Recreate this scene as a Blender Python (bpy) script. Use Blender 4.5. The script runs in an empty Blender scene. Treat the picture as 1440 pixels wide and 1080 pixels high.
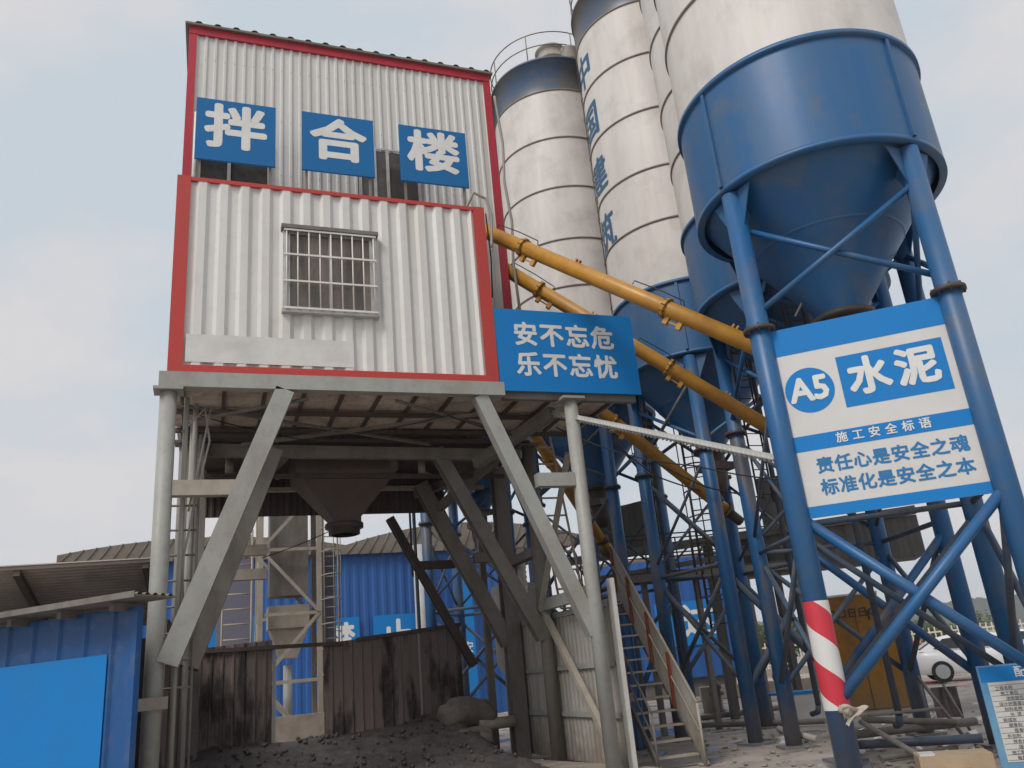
import bpy, bmesh, math, random
from mathutils import Vector, Matrix, noise
random.seed(7)
SC = bpy.context.scene
COL = SC.collection
R = math.radians

# ------------------------------------------------------------------ camera, sky, sun, exposure
YAW, PITCH, ROLL, FPX = R(68.96), R(19.37), R(-5.42), 1150.0
EYE = Vector((0, 0, 1.95))
_F = Vector((math.cos(PITCH)*math.cos(YAW), math.cos(PITCH)*math.sin(YAW), math.sin(PITCH)))
_r0 = Vector((math.sin(YAW), -math.cos(YAW), 0)); _u0 = _r0.cross(_F)
_r = math.cos(ROLL)*_r0 + math.sin(ROLL)*_u0
_u = -math.sin(ROLL)*_r0 + math.cos(ROLL)*_u0
CM = Matrix((_r, _u, -_F)).transposed()
cam = bpy.data.cameras.new('camera'); cam_o = bpy.data.objects.new('camera', cam); COL.objects.link(cam_o)
cam.sensor_width = 36; cam.lens = FPX/1440*36; cam.clip_start = .05; cam.clip_end = 6000
cam_o.matrix_world = Matrix.Translation(EYE) @ CM.to_4x4()
SC.camera = cam_o

SUN_EL, SUN_AZ = R(48), R(214)        # direction the light comes from, world azimuth from +X
W = bpy.data.worlds.new('World'); SC.world = W; W.use_nodes = True
nt = W.node_tree; nt.nodes.clear()
out = nt.nodes.new('ShaderNodeOutputWorld'); bg = nt.nodes.new('ShaderNodeBackground')
sky = nt.nodes.new('ShaderNodeTexSky'); sky.sky_type = 'NISHITA'; sky.sun_disc = False
sky.sun_elevation = SUN_EL; sky.sun_rotation = math.pi/2 - SUN_AZ; sky.dust_density = 4; sky.air_density = 1.0; sky.ozone_density = 1.5
tc = nt.nodes.new('ShaderNodeTexCoord'); mp = nt.nodes.new('ShaderNodeMapping'); mp.inputs['Scale'].default_value = (1.4, 1.4, 3.2)
nz = nt.nodes.new('ShaderNodeTexNoise'); nz.inputs['Scale'].default_value = 2.1; nz.inputs['Detail'].default_value = 5; nz.inputs['Roughness'].default_value = .5
rp = nt.nodes.new('ShaderNodeValToRGB')
rp.color_ramp.elements[0].position = .40; rp.color_ramp.elements[0].color = (6.3, 7.05, 7.75, 1)
rp.color_ramp.elements[1].position = .56; rp.color_ramp.elements[1].color = (7.7, 7.55, 7.7, 1)
mx = nt.nodes.new('ShaderNodeMix'); mx.data_type = 'RGBA'; mx.inputs['Factor'].default_value = .95
L = nt.links.new
L(tc.outputs['Generated'], mp.inputs['Vector']); L(mp.outputs['Vector'], nz.inputs['Vector']); L(nz.outputs['Fac'], rp.inputs['Fac'])
L(sky.outputs['Color'], mx.inputs['A']); L(rp.outputs['Color'], mx.inputs['B']); L(mx.outputs['Result'], bg.inputs['Color'])
bg.inputs['Strength'].default_value = .092
L(bg.outputs['Background'], out.inputs['Surface'])
sl = bpy.data.lights.new('sun', 'SUN'); sl.energy = 2.1; sl.angle = R(22); sl.color = (1, .955, .9)
so = bpy.data.objects.new('sun', sl); COL.objects.link(so)
sd = Vector((math.cos(SUN_EL)*math.cos(SUN_AZ), math.cos(SUN_EL)*math.sin(SUN_AZ), math.sin(SUN_EL)))
so.rotation_euler = sd.to_track_quat('Z', 'Y').to_euler(); so.location = (0, -20, 60)
SC.view_settings.view_transform = 'Standard'; SC.view_settings.look = 'None'; SC.view_settings.exposure = 0.02; SC.view_settings.gamma = 1

# ------------------------------------------------------------------ survey: a sight line cut with a known plane
def ray(x, y): return CM @ Vector(((x-720)/FPX, -(y-540)/FPX, -1))
def S(x, y, X=None, Y=None, Z=None, P=None, N=None):
    d = ray(x, y)
    if X is not None: k = (X-EYE.x)/d.x
    elif Y is not None: k = (Y-EYE.y)/d.y
    elif Z is not None: k = (Z-EYE.z)/d.z
    else: N = Vector(N); k = (Vector(P)-EYE).dot(N)/d.dot(N)
    return EYE + d*k

# ------------------------------------------------------------------ materials
def mat(name, col, rough=.6, metal=0., dirt=None, damt=.5, dscale=1.2, stretch=(1, 1, 1), lo=.42, hi=.68, bump=0., bscale=30., spec=None, dirt2=None, d2=.0, d2scale=9., low=None):
    m = bpy.data.materials.new(name); m.use_nodes = True
    n = m.node_tree.nodes; l = m.node_tree.links.new; b = n['Principled BSDF']
    b.inputs['Base Color'].default_value = (*col, 1); b.inputs['Roughness'].default_value = rough; b.inputs['Metallic'].default_value = metal
    if spec is not None: b.inputs['Specular IOR Level'].default_value = spec
    t = n.new('ShaderNodeTexCoord'); g = n.new('ShaderNodeNewGeometry')
    cur = None
    def layer(prev, colr, amt, scale, st, lo, hi, off):
        mpn = n.new('ShaderNodeMapping'); mpn.inputs['Scale'].default_value = st; mpn.inputs['Location'].default_value = (off, off*1.7, off*.3)
        nn = n.new('ShaderNodeTexNoise'); nn.inputs['Scale'].default_value = scale; nn.inputs['Detail'].default_value = 8; nn.inputs['Roughness'].default_value = .62
        mr = n.new('ShaderNodeMapRange'); mr.inputs['From Min'].default_value = lo; mr.inputs['From Max'].default_value = hi; mr.inputs['To Max'].default_value = amt
        mi = n.new('ShaderNodeMix'); mi.data_type = 'RGBA'
        l(g.outputs['Position'], mpn.inputs['Vector']); l(mpn.outputs['Vector'], nn.inputs['Vector']); l(nn.outputs['Fac'], mr.inputs['Value']); l(mr.outputs['Result'], mi.inputs['Factor'])
        if prev is None: mi.inputs['A'].default_value = (*col, 1)
        else: l(prev, mi.inputs['A'])
        mi.inputs['B'].default_value = (*colr, 1)
        return mi.outputs['Result'], nn.outputs['Fac']
    if dirt:
        cur, f = layer(cur, dirt, damt, dscale, stretch, lo, hi, 3.1)
        mr = n.new('ShaderNodeMapRange'); mr.inputs['To Min'].default_value = max(.05, rough-.12); mr.inputs['To Max'].default_value = min(1, rough+.15)
        l(f, mr.inputs['Value']); l(mr.outputs['Result'], b.inputs['Roughness'])
    if dirt2: cur, f = layer(cur, dirt2, d2, d2scale, (1, 1, 1), .5, .72, 11.7)
    if low:   # mud splashed up from the ground: colour, height reached, amount
        sx = n.new('ShaderNodeSeparateXYZ'); l(g.outputs['Position'], sx.inputs['Vector'])
        nn = n.new('ShaderNodeTexNoise'); nn.inputs['Scale'].default_value = 5; nn.inputs['Detail'].default_value = 6; l(g.outputs['Position'], nn.inputs['Vector'])
        ad = n.new('ShaderNodeMath'); ad.operation = 'MULTIPLY_ADD'; l(nn.outputs['Fac'], ad.inputs[0]); ad.inputs[1].default_value = low[1]*1.3; l(sx.outputs['Z'], ad.inputs[2])
        mr = n.new('ShaderNodeMapRange'); mr.inputs['From Min'].default_value = low[1]*.55; mr.inputs['From Max'].default_value = low[1]*1.7; mr.inputs['To Min'].default_value = low[2]; mr.inputs['To Max'].default_value = 0
        l(ad.outputs['Value'], mr.inputs['Value'])
        mi = n.new('ShaderNodeMix'); mi.data_type = 'RGBA'; l(mr.outputs['Result'], mi.inputs['Factor'])
        if cur is None: mi.inputs['A'].default_value = (*col, 1)
        else: l(cur, mi.inputs['A'])
        mi.inputs['B'].default_value = (*low[0], 1); cur = mi.outputs['Result']
    if cur is not None: l(cur, b.inputs['Base Color'])
    if bump:
        nn = n.new('ShaderNodeTexNoise'); nn.inputs['Scale'].default_value = bscale; nn.inputs['Detail'].default_value = 6
        bp = n.new('ShaderNodeBump'); bp.inputs['Strength'].default_value = bump; bp.inputs['Distance'].default_value = .02
        l(g.outputs['Position'], nn.inputs['Vector']); l(nn.outputs['Fac'], bp.inputs['Height']); l(bp.outputs['Normal'], b.inputs['Normal'])
    return m

DUST = (.23, .19, .15); RUST = (.16, .06, .03)
ST = (1.6, 1.6, .16)
M = dict(
 white=mat('silo_white_paint', (.67, .635, .60), .5, dirt=(.50, .46, .42), damt=.5, dscale=1.3, stretch=(1.5, 1.5, .22), bump=.05, bscale=3, dirt2=(.30, .27, .245), d2=.4, d2scale=.9),
 blue=mat('silo_blue_paint', (.014, .105, .27), .42, dirt=(.045, .115, .225), damt=.75, dscale=1.3, stretch=(1.6, 1.6, .22), bump=.06, bscale=2.5, dirt2=(.14, .125, .105), d2=.45, d2scale=1.6, low=((.155, .13, .105), 0.9, .8)),
 bluedust=mat('dusty_dark_brace', (.05, .085, .14), .6, dirt=(.15, .13, .11), damt=.8, dscale=2.2, dirt2=(.02, .06, .14), d2=.5, d2scale=3),
 legdust=mat('dusty_blue_leg', (.014, .10, .26), .45, dirt=(.15, .13, .11), damt=.8, dscale=1.6, stretch=(1.6, 1.6, .3), lo=.5, hi=.62, low=((.20, .17, .14), 1.2, .85)),
 band=mat('faded_blue_band', (.16, .15, .13), .33, dirt=(.03, .11, .26), damt=.75, dscale=.35, stretch=(1, 1, 1), lo=.46, hi=.66, dirt2=(.2, .17, .13), d2=.3),
 seam=mat('seam_paint', (.24, .21, .18), .6, dirt=RUST, damt=.3, dscale=3),
 darksteel=mat('dark_steel', (.05, .045, .042), .55, dirt=RUST, damt=.4, dscale=6),
 grey=mat('grey_steel_paint', (.35, .36, .335), .5, dirt=(.24, .215, .18), damt=.7, dscale=1.1, stretch=(1, 1, .5), dirt2=RUST, d2=.18, d2scale=7, bump=.04),
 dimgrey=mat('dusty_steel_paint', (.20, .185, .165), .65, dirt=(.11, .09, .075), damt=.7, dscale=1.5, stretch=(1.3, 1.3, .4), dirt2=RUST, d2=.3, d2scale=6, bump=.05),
 panel=mat('white_sheet', (.68, .665, .64), .45, dirt=(.5, .47, .42), damt=.55, dscale=1.0, stretch=ST, dirt2=(.3, .26, .2), d2=.12, d2scale=5),
 panel2=mat('white_rib_sheet', (.63, .625, .60), .45, dirt=(.47, .45, .40), damt=.55, dscale=.9, stretch=ST, dirt2=(.3, .26, .2), d2=.12, d2scale=5),
 sheetgrey=mat('grey_sheet', (.42, .40, .36), .55, dirt=(.24, .205, .165), damt=.75, dscale=1.0, stretch=ST, dirt2=DUST, d2=.25, low=((.14, .11, .085), 1.1, .8)),
 red=mat('red_paint', (.50, .040, .032), .45, dirt=(.36, .05, .04), damt=.55, dscale=1.6, stretch=ST, dirt2=(.2, .1, .08), d2=.15),
 crimson=mat('crimson_trim', (.46, .018, .04), .45, dirt=(.25, .02, .03), damt=.5, dscale=1.6, stretch=ST),
 signblue=mat('sign_blue', (.010, .195, .54), .5, spec=.22, dirt=(.02, .19, .46), damt=.5, dscale=1.3),
 signdeep=mat('sign_deep_blue', (.010, .14, .37), .5, spec=.22, dirt=(.02, .13, .3), damt=.5, dscale=1.3),
 signwhite=mat('sign_white', (.62, .61, .60), .45, dirt=(.54, .52, .49), damt=.5, dscale=1.4),
 letter=mat('white_lettering', (.70, .70, .68), .5, dirt=(.58, .57, .54), damt=.5, dscale=3),
 letterblue=mat('blue_lettering', (.012, .17, .42), .5, dirt=(.02, .15, .36), damt=.5, dscale=3),
 lettergrey=mat('grey_print', (.16, .16, .17), .6),
 letterdark=mat('dark_lettering', (.03, .03, .035), .6),
 siloletter=mat('blue_silo_lettering', (.012, .10, .22), .5, dirt=(.06, .14, .22), damt=.7, dscale=4),
 yellow=mat('yellow_paint', (.50, .245, .03), .42, dirt=(.34, .17, .04), damt=.7, dscale=1.4, dirt2=RUST, d2=.35, d2scale=4, bump=.03),
 ochre=mat('ochre_steel', (.36, .165, .012), .55, dirt=(.22, .10, .02), damt=.8, dscale=1.1, stretch=(1, 1, .4), dirt2=RUST, d2=.5, d2scale=4, low=((.2, .15, .09), .9, .8)),
 glass=mat('window_glass', (.035, .035, .034), .12, dirt=(.12, .10, .085), damt=.9, dscale=1.4, lo=.35, hi=.7),
 curtain=mat('curtained_glass', (.20, .16, .135), .25, dirt=(.08, .07, .06), damt=.9, dscale=2.2, stretch=(2, 2, .3), lo=.38, hi=.62),
 alu=mat('aluminium', (.52, .51, .49), .4, .4, dirt=(.3, .28, .25), damt=.5, dscale=5),
 bluesheet=mat('blue_sheet', (.009, .085, .27), .42, dirt=(.018, .075, .2), damt=.6, dscale=.9, stretch=ST, dirt2=DUST, d2=.2, d2scale=4, low=((.05, .045, .045), .8, .7)),
 bgblue=mat('far_blue_sheet', (.014, .095, .33), .5, dirt=(.02, .08, .25), damt=.5, dscale=.7, stretch=ST),
 roofgrey=mat('old_grey_roof', (.20, .175, .145), .8, dirt=(.11, .095, .08), damt=.7, dscale=.8, dirt2=RUST, d2=.2),
 darkwall=mat('stained_dark_sheet', (.18, .14, .125), .75, dirt=(.028, .021, .019), damt=.95, dscale=1.0, stretch=(1.5, 1.5, .35), lo=.5, hi=.58, dirt2=(.17, .14, .125), d2=.5, d2scale=2.6, bump=.2),
 under=mat('deck_underside', (.66, .56, .48), .75, dirt=(.25, .17, .12), damt=.7, dscale=1.3, dirt2=(.08, .06, .05), d2=.5),
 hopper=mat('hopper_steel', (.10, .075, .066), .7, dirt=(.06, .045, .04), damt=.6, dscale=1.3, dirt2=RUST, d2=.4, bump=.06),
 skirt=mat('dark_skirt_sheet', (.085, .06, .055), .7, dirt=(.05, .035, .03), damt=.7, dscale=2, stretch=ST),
 redrust=mat('red_oxide', (.27, .05, .022), .65, dirt=(.15, .06, .03), damt=.6, dscale=5),
 beige=mat('dusty_beige_steel', (.38, .34, .285), .7, dirt=(.25, .21, .165), damt=.7, dscale=2, stretch=(1, 1, .5), dirt2=RUST, d2=.2),
 gallery=mat('grey_gallery_sheet', (.115, .108, .10), .6, dirt=(.06, .055, .052), damt=.6, dscale=1, stretch=ST),
 concrete=mat('concrete', (.33, .28, .235), .85, dirt=(.2, .165, .135), damt=.7, dscale=3, bump=.3),
 gravel=mat('dark_gravel', (.065, .055, .05), .55, dirt=(.03, .025, .022), damt=.9, dscale=2.2, dirt2=(.16, .135, .12), d2=.7, d2scale=16, bump=.9, bscale=40),
 sack=mat('dusty_sack', (.17, .14, .12), .9, dirt=(.09, .075, .065), damt=.7, dscale=5, bump=.4, bscale=25),
 rag=mat('pale_rag', (.44, .40, .34), .9, dirt=(.3, .25, .2), damt=.6, dscale=12, bump=.3),
 palewhite=mat('plain_white_paint', (.72, .70, .66), .5, dirt=(.55, .5, .44), damt=.5, dscale=3),
 fence=mat('fence_cream', (.66, .60, .50), .6, dirt=(.5, .42, .32), damt=.6, dscale=3),
 carwhite=mat('car_white', (.86, .86, .86), .2, dirt=(.78, .77, .75), damt=.4, dscale=2),
 carred=mat('car_red', (.48, .018, .02), .2),
 carglass=mat('car_glass', (.03, .032, .035), .06),
 tyre=mat('tyre', (.02, .02, .02), .85),
 rim=mat('rim', (.45, .45, .46), .3, .6),
 cardboard=mat('tan_block', (.50, .37, .25), .85, dirt=(.38, .28, .19), damt=.6, dscale=4, bump=.15),
 cable=mat('cable_black', (.012, .012, .012), .6),
 wire=mat('cable_grey', (.30, .28, .25), .6),
 bark=mat('bark', (.07, .055, .04), .9), leaf=mat('leaf_green', (.055, .085, .03), .7, dirt=(.085, .10, .03), damt=.8, dscale=2.5),
 hill=mat('hill_woods', (.07, .085, .075), .95, dirt=(.045, .06, .05), damt=.8, dscale=.03),
 ash=mat('grey_cabinet', (.48, .49, .48), .5, dirt=(.36, .34, .3), damt=.6, dscale=2),
)
def striped():
    m = mat('red_white_wrap', (.66, .65, .63), .5)
    n = m.node_tree.nodes; l = m.node_tree.links.new
    tc = n.new('ShaderNodeTexCoord'); sx = n.new('ShaderNodeSeparateXYZ'); at = n.new('ShaderNodeMath'); at.operation = 'ARCTAN2'
    l(tc.outputs['Object'], sx.inputs['Vector'])
    l(sx.outputs['Y'], at.inputs[0]); l(sx.outputs['X'], at.inputs[1])
    a = n.new('ShaderNodeMath'); a.operation = 'MULTIPLY_ADD'; a.inputs[1].default_value = 1/(2*math.pi)
    z = n.new('ShaderNodeMath'); z.operation = 'MULTIPLY'; z.inputs[1].default_value = 1.1
    l(sx.outputs['Z'], z.inputs[0]); l(at.outputs[0], a.inputs[0]); l(z.outputs[0], a.inputs[2])
    fr = n.new('ShaderNodeMath'); fr.operation = 'FRACT'; gt = n.new('ShaderNodeMath'); gt.operation = 'GREATER_THAN'; gt.inputs[1].default_value = .5
    l(a.outputs[0], fr.inputs[0]); l(fr.outputs[0], gt.inputs[0])
    mi = n.new('ShaderNodeMix'); mi.data_type = 'RGBA'; mi.inputs['A'].default_value = (.66, .65, .63, 1); mi.inputs['B'].default_value = (.56, .035, .055, 1)
    l(gt.outputs[0], mi.inputs['Factor']); l(mi.outputs['Result'], n['Principled BSDF'].inputs['Base Color'])
    return m
M['stripe'] = striped()

# ------------------------------------------------------------------ mesh builder
class B:
    def __init__(self): self.bm = bmesh.new(); self.sm = []
    def face(self, pts, smooth=False):
        f = self.bm.faces.new([self.bm.verts.new(p) for p in pts]); f.smooth = smooth; return f
    def grid(self, rows, closed=False, smooth=True):
        vs = [[self.bm.verts.new(p) for p in r] for r in rows]
        for a, b in zip(vs, vs[1:]):
            k = len(a)
            for i in range(k if closed else k-1):
                f = self.bm.faces.new((a[i], a[(i+1) % k], b[(i+1) % k], b[i])); f.smooth = smooth
        return vs
    def hexa(self, p):          # 8 corners: bottom 4 then top 4, both counter-clockwise
        v = [self.bm.verts.new(q) for q in p]
        for f in ((3, 2, 1, 0), (4, 5, 6, 7), (0, 1, 5, 4), (1, 2, 6, 5), (2, 3, 7, 6), (3, 0, 4, 7)): self.bm.faces.new([v[i] for i in f])
        return self
    def box(self, x0, y0, z0, x1, y1, z1):
        return self.hexa([(x0, y0, z0), (x1, y0, z0), (x1, y1, z0), (x0, y1, z0), (x0, y0, z1), (x1, y0, z1), (x1, y1, z1), (x0, y1, z1)])
    def obox(self, o, u, v, w):  # corner + three edge vectors
        o, u, v, w = map(Vector, (o, u, v, w))
        return self.hexa([o, o+u, o+u+v, o+v, o+w, o+u+w, o+u+v+w, o+v+w])
    def frame(self, p, q, ref=None):
        p, q = Vector(p), Vector(q); d = (q-p).normalized()
        ref = Vector(ref) if ref is not None else (Vector((0, 0, 1)) if abs(d.z) < .9 else Vector((1, 0, 0)))
        a = (ref - d*ref.dot(d)).normalized(); return p, q, d, d.cross(a), a
    def beam(self, p, q, w, h, ref=None):
        p, q, d, s, a = self.frame(p, q, ref); o = p - s*w/2 - a*h/2
        return self.obox(o, s*w, a*h, q-p)
    def ibeam(self, p, q, w, h, t=.03, ref=None):
        p, q, d, s, a = self.frame(p, q, ref)
        self.obox(p-s*w/2-a*h/2, s*w, a*t, q-p); self.obox(p-s*w/2+a*(h/2-t), s*w, a*t, q-p)
        return self.obox(p-s*t/2-a*(h/2-t), s*t, a*(h-2*t), q-p)
    def angle(self, p, q, w, t=.012, ref=None):
        p, q, d, s, a = self.frame(p, q, ref)
        self.obox(p, s*w, a*t, q-p); return self.obox(p+a*t, s*t, a*(w-t), q-p)
    def tube(self, p, q, r, n=16, r2=None, cap=True):
        p, q, d, s, a = self.frame(p, q); r2 = r if r2 is None else r2
        ring = lambda c, rr: [c + s*math.cos(2*math.pi*i/n)*rr + a*math.sin(2*math.pi*i/n)*rr for i in range(n)]
        vs = self.grid([ring(p, r), ring(q, r2)], True)
        if cap: self.bm.faces.new(vs[0][::-1]); self.bm.faces.new(vs[1])
        return self
    def path(self, pts, r, n=8):
        pts = [Vector(p) for p in pts]; rows = []; a = None
        for i, p in enumerate(pts):
            d = (pts[min(i+1, len(pts)-1)] - pts[max(i-1, 0)]).normalized()
            if a is None: a = d.orthogonal().normalized()
            a = (a - d*a.dot(d)).normalized(); s = d.cross(a)
            rows.append([p + s*math.cos(2*math.pi*k/n)*r + a*math.sin(2*math.pi*k/n)*r for k in range(n)])
        vs = self.grid(rows, True); self.bm.faces.new(vs[0][::-1]); self.bm.faces.new(vs[-1]); return self
    def lathe(self, prof, n=64, cx=0, cy=0, capb=False, capt=False):
        rows = [[(cx+r*math.cos(2*math.pi*i/n), cy+r*math.sin(2*math.pi*i/n), z) for i in range(n)] for r, z in prof]
        vs = self.grid(rows, True)
        if capb: self.bm.faces.new(vs[0][::-1])
        if capt: self.bm.faces.new(vs[-1])
        return self
    def corr(self, o, u, v, width, height, pitch, depth, n, prof=((0, 0), (.3, 0), (.5, 1), (.8, 1)), thick=.02, jit=0):
        """ribbed sheet: ribs run along v, repeated along u, standing out along n"""
        o, u, v, n = Vector(o), Vector(u).normalized(), Vector(v).normalized(), Vector(n).normalized()
        pts = []; x = 0.
        while x < width:
            for f, h in prof:
                xx = x+f*pitch
                if xx < width: pts.append((xx, h*depth))
            x += pitch
        pts.append((width, 0))
        lo = [o+u*a+n*b for a, b in pts]; hgt = height if callable(height) else (lambda a: height)
        hi = [p+v*hgt(a) for p, (a, b) in zip(lo, pts)]
        self.grid([lo, hi], smooth=False)
        self.obox(o-n*(thick+.004), u*width, n*thick, v*min(hgt(0), hgt(width)))
        return self
    def prism(self, poly, d):
        d = Vector(d); a = [self.bm.verts.new(p) for p in poly]; b = [self.bm.verts.new(Vector(p)+d) for p in poly]
        self.bm.faces.new(a[::-1]); self.bm.faces.new(b)
        for i in range(len(a)): j = (i+1) % len(a); self.bm.faces.new((a[i], a[j], b[j], b[i]))
        return self
    def build(self, name, m, parent=None, bevel=0, at=None):
        off = Vector((0, 0, 0)) if at is None else Vector(at)
        r = parent
        while r is not None:
            off = off + r.location; r = r.parent
        bm = self.bm
        if bevel:
            bmesh.ops.bevel(bm, geom=[e for e in bm.edges if len(e.link_faces) == 2 and e.calc_face_angle(0) > .6], offset=bevel, segments=1, affect='EDGES')
        bmesh.ops.recalc_face_normals(bm, faces=bm.faces)
        bmesh.ops.translate(bm, verts=bm.verts, vec=-off)
        me = bpy.data.meshes.new(name); bm.to_mesh(me); bm.free(); me.materials.append(m if not isinstance(m, str) else M[m])
        o = bpy.data.objects.new(name, me); COL.objects.link(o)
        if at is not None: o.location = at
        o.parent = parent
        return o
def tag(o, label=None, cat=None, group=None, kind=None):
    if label: o['label'] = label
    if cat: o['category'] = cat
    if group: o['group'] = group
    if kind: o['kind'] = kind
    return o
def thing(name, label, cat, loc=(0, 0, 0), group=None):
    o = bpy.data.objects.new(name, None); COL.objects.link(o); o.location = loc; o.empty_display_size = .3
    return tag(o, label, cat, group)
def copy_tree(o, parent=None):
    c = o.copy(); COL.objects.link(c); c.parent = parent
    for ch in list(o.children): copy_tree(ch, c)
    return c
def text(b, body, o, u, v, size, bold=.012, space=1.0, align='CENTER', line=1.0, flat=.004, sx=1.0):
    """write body into builder b on the plane through o spanned by u (reading direction) and v (up)"""
    c = bpy.data.curves.new('writing', 'FONT'); c.body = body; c.size = 1; c.align_x = align; c.align_y = 'CENTER'; c.space_character = space; c.space_line = line; c.resolution_u = 2
    t = bpy.data.objects.new('writing', c); COL.objects.link(t); bpy.context.view_layer.update()
    me = bpy.data.meshes.new_from_object(t.evaluated_get(bpy.context.evaluated_depsgraph_get()))
    bpy.data.objects.remove(t); bpy.data.curves.remove(c)
    o, u, v = Vector(o), Vector(u).normalized(), Vector(v).normalized(); w = u.cross(v)
    for k in range(9):      # a heavier stroke: the regular letter laid over itself in a small ring
        dx, dy = (0, 0) if k == 8 else (bold*math.cos(k*math.pi/4), bold*math.sin(k*math.pi/4))
        vs = [b.bm.verts.new(o + u*(p.co.x+dx)*size*sx + v*(p.co.y+dy)*size + w*(flat+k*.0003)) for p in me.vertices]
        for f in me.polygons:
            try: b.bm.faces.new([vs[i] for i in f.vertices])
            except ValueError: pass
    bpy.data.meshes.remove(me); return b
def lerp(a, b, t): return Vector(a)*(1-t)+Vector(b)*t

# ------------------------------------------------------------------ ground and distance
b = B(); N = 70
def gh(x, y): return .018*noise.noise(Vector((x*.5, y*.5, 0)))
xs = [-690, -600, -200, -90] + [-50+i*1.5 for i in range(90)] + [120, 260, 700, 990]
ys = [-79, -40, -12] + [-6+i*1.2 for i in range(70)] + [100, 180, 420, 1240]
b.grid([[(x, y, gh(x, y)-.02 if -50 < x < 90 and -6 < y < 80 else -.02) for x in xs] for y in ys])
gm = mat('wet_concrete_yard', (.40, .355, .315), .7, dirt=(.24, .205, .17), damt=.75, dscale=.45, lo=.4, hi=.62, dirt2=(.10, .085, .07), d2=.6, d2scale=1.8, bump=.15, bscale=14)
nn = gm.node_tree.nodes; ll = gm.node_tree.links.new
pn = nn.new('ShaderNodeTexNoise'); pn.inputs['Scale'].default_value = .55; pn.inputs['Detail'].default_value = 3
gp = nn.new('ShaderNodeNewGeometry'); mr = nn.new('ShaderNodeMapRange'); mr.inputs['From Min'].default_value = .54; mr.inputs['From Max'].default_value = .60; mr.inputs['To Min'].default_value = .75; mr.inputs['To Max'].default_value = .06
ll(gp.outputs['Position'], pn.inputs['Vector']); ll(pn.outputs['Fac'], mr.inputs['Value']); ll(mr.outputs['Result'], nn['Principled BSDF'].inputs['Roughness'])
tag(b.build('ground', gm), kind='structure')

b = B()   # wooded hills on the horizon
rows = []
for k, (dist, hgt) in enumerate(((820, 0), (860, 17), (900, 27), (960, 30), (1100, 0))):
    rows.append([(dist*math.cos(R(a)), dist*math.sin(R(a)), (hgt*(.95+.3*noise.noise(Vector((a*.16, 3.3, 0)))+.16*noise.noise(Vector((a*.9, k*2.1, 0)))+.12*noise.noise(Vector((a*6, k*5, 1))))) if hgt else -1) for a in [20+i*.16 for i in range(700)]])
b.grid(rows, smooth=True)
tag(b.build('hills', 'hill'), kind='structure')

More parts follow.
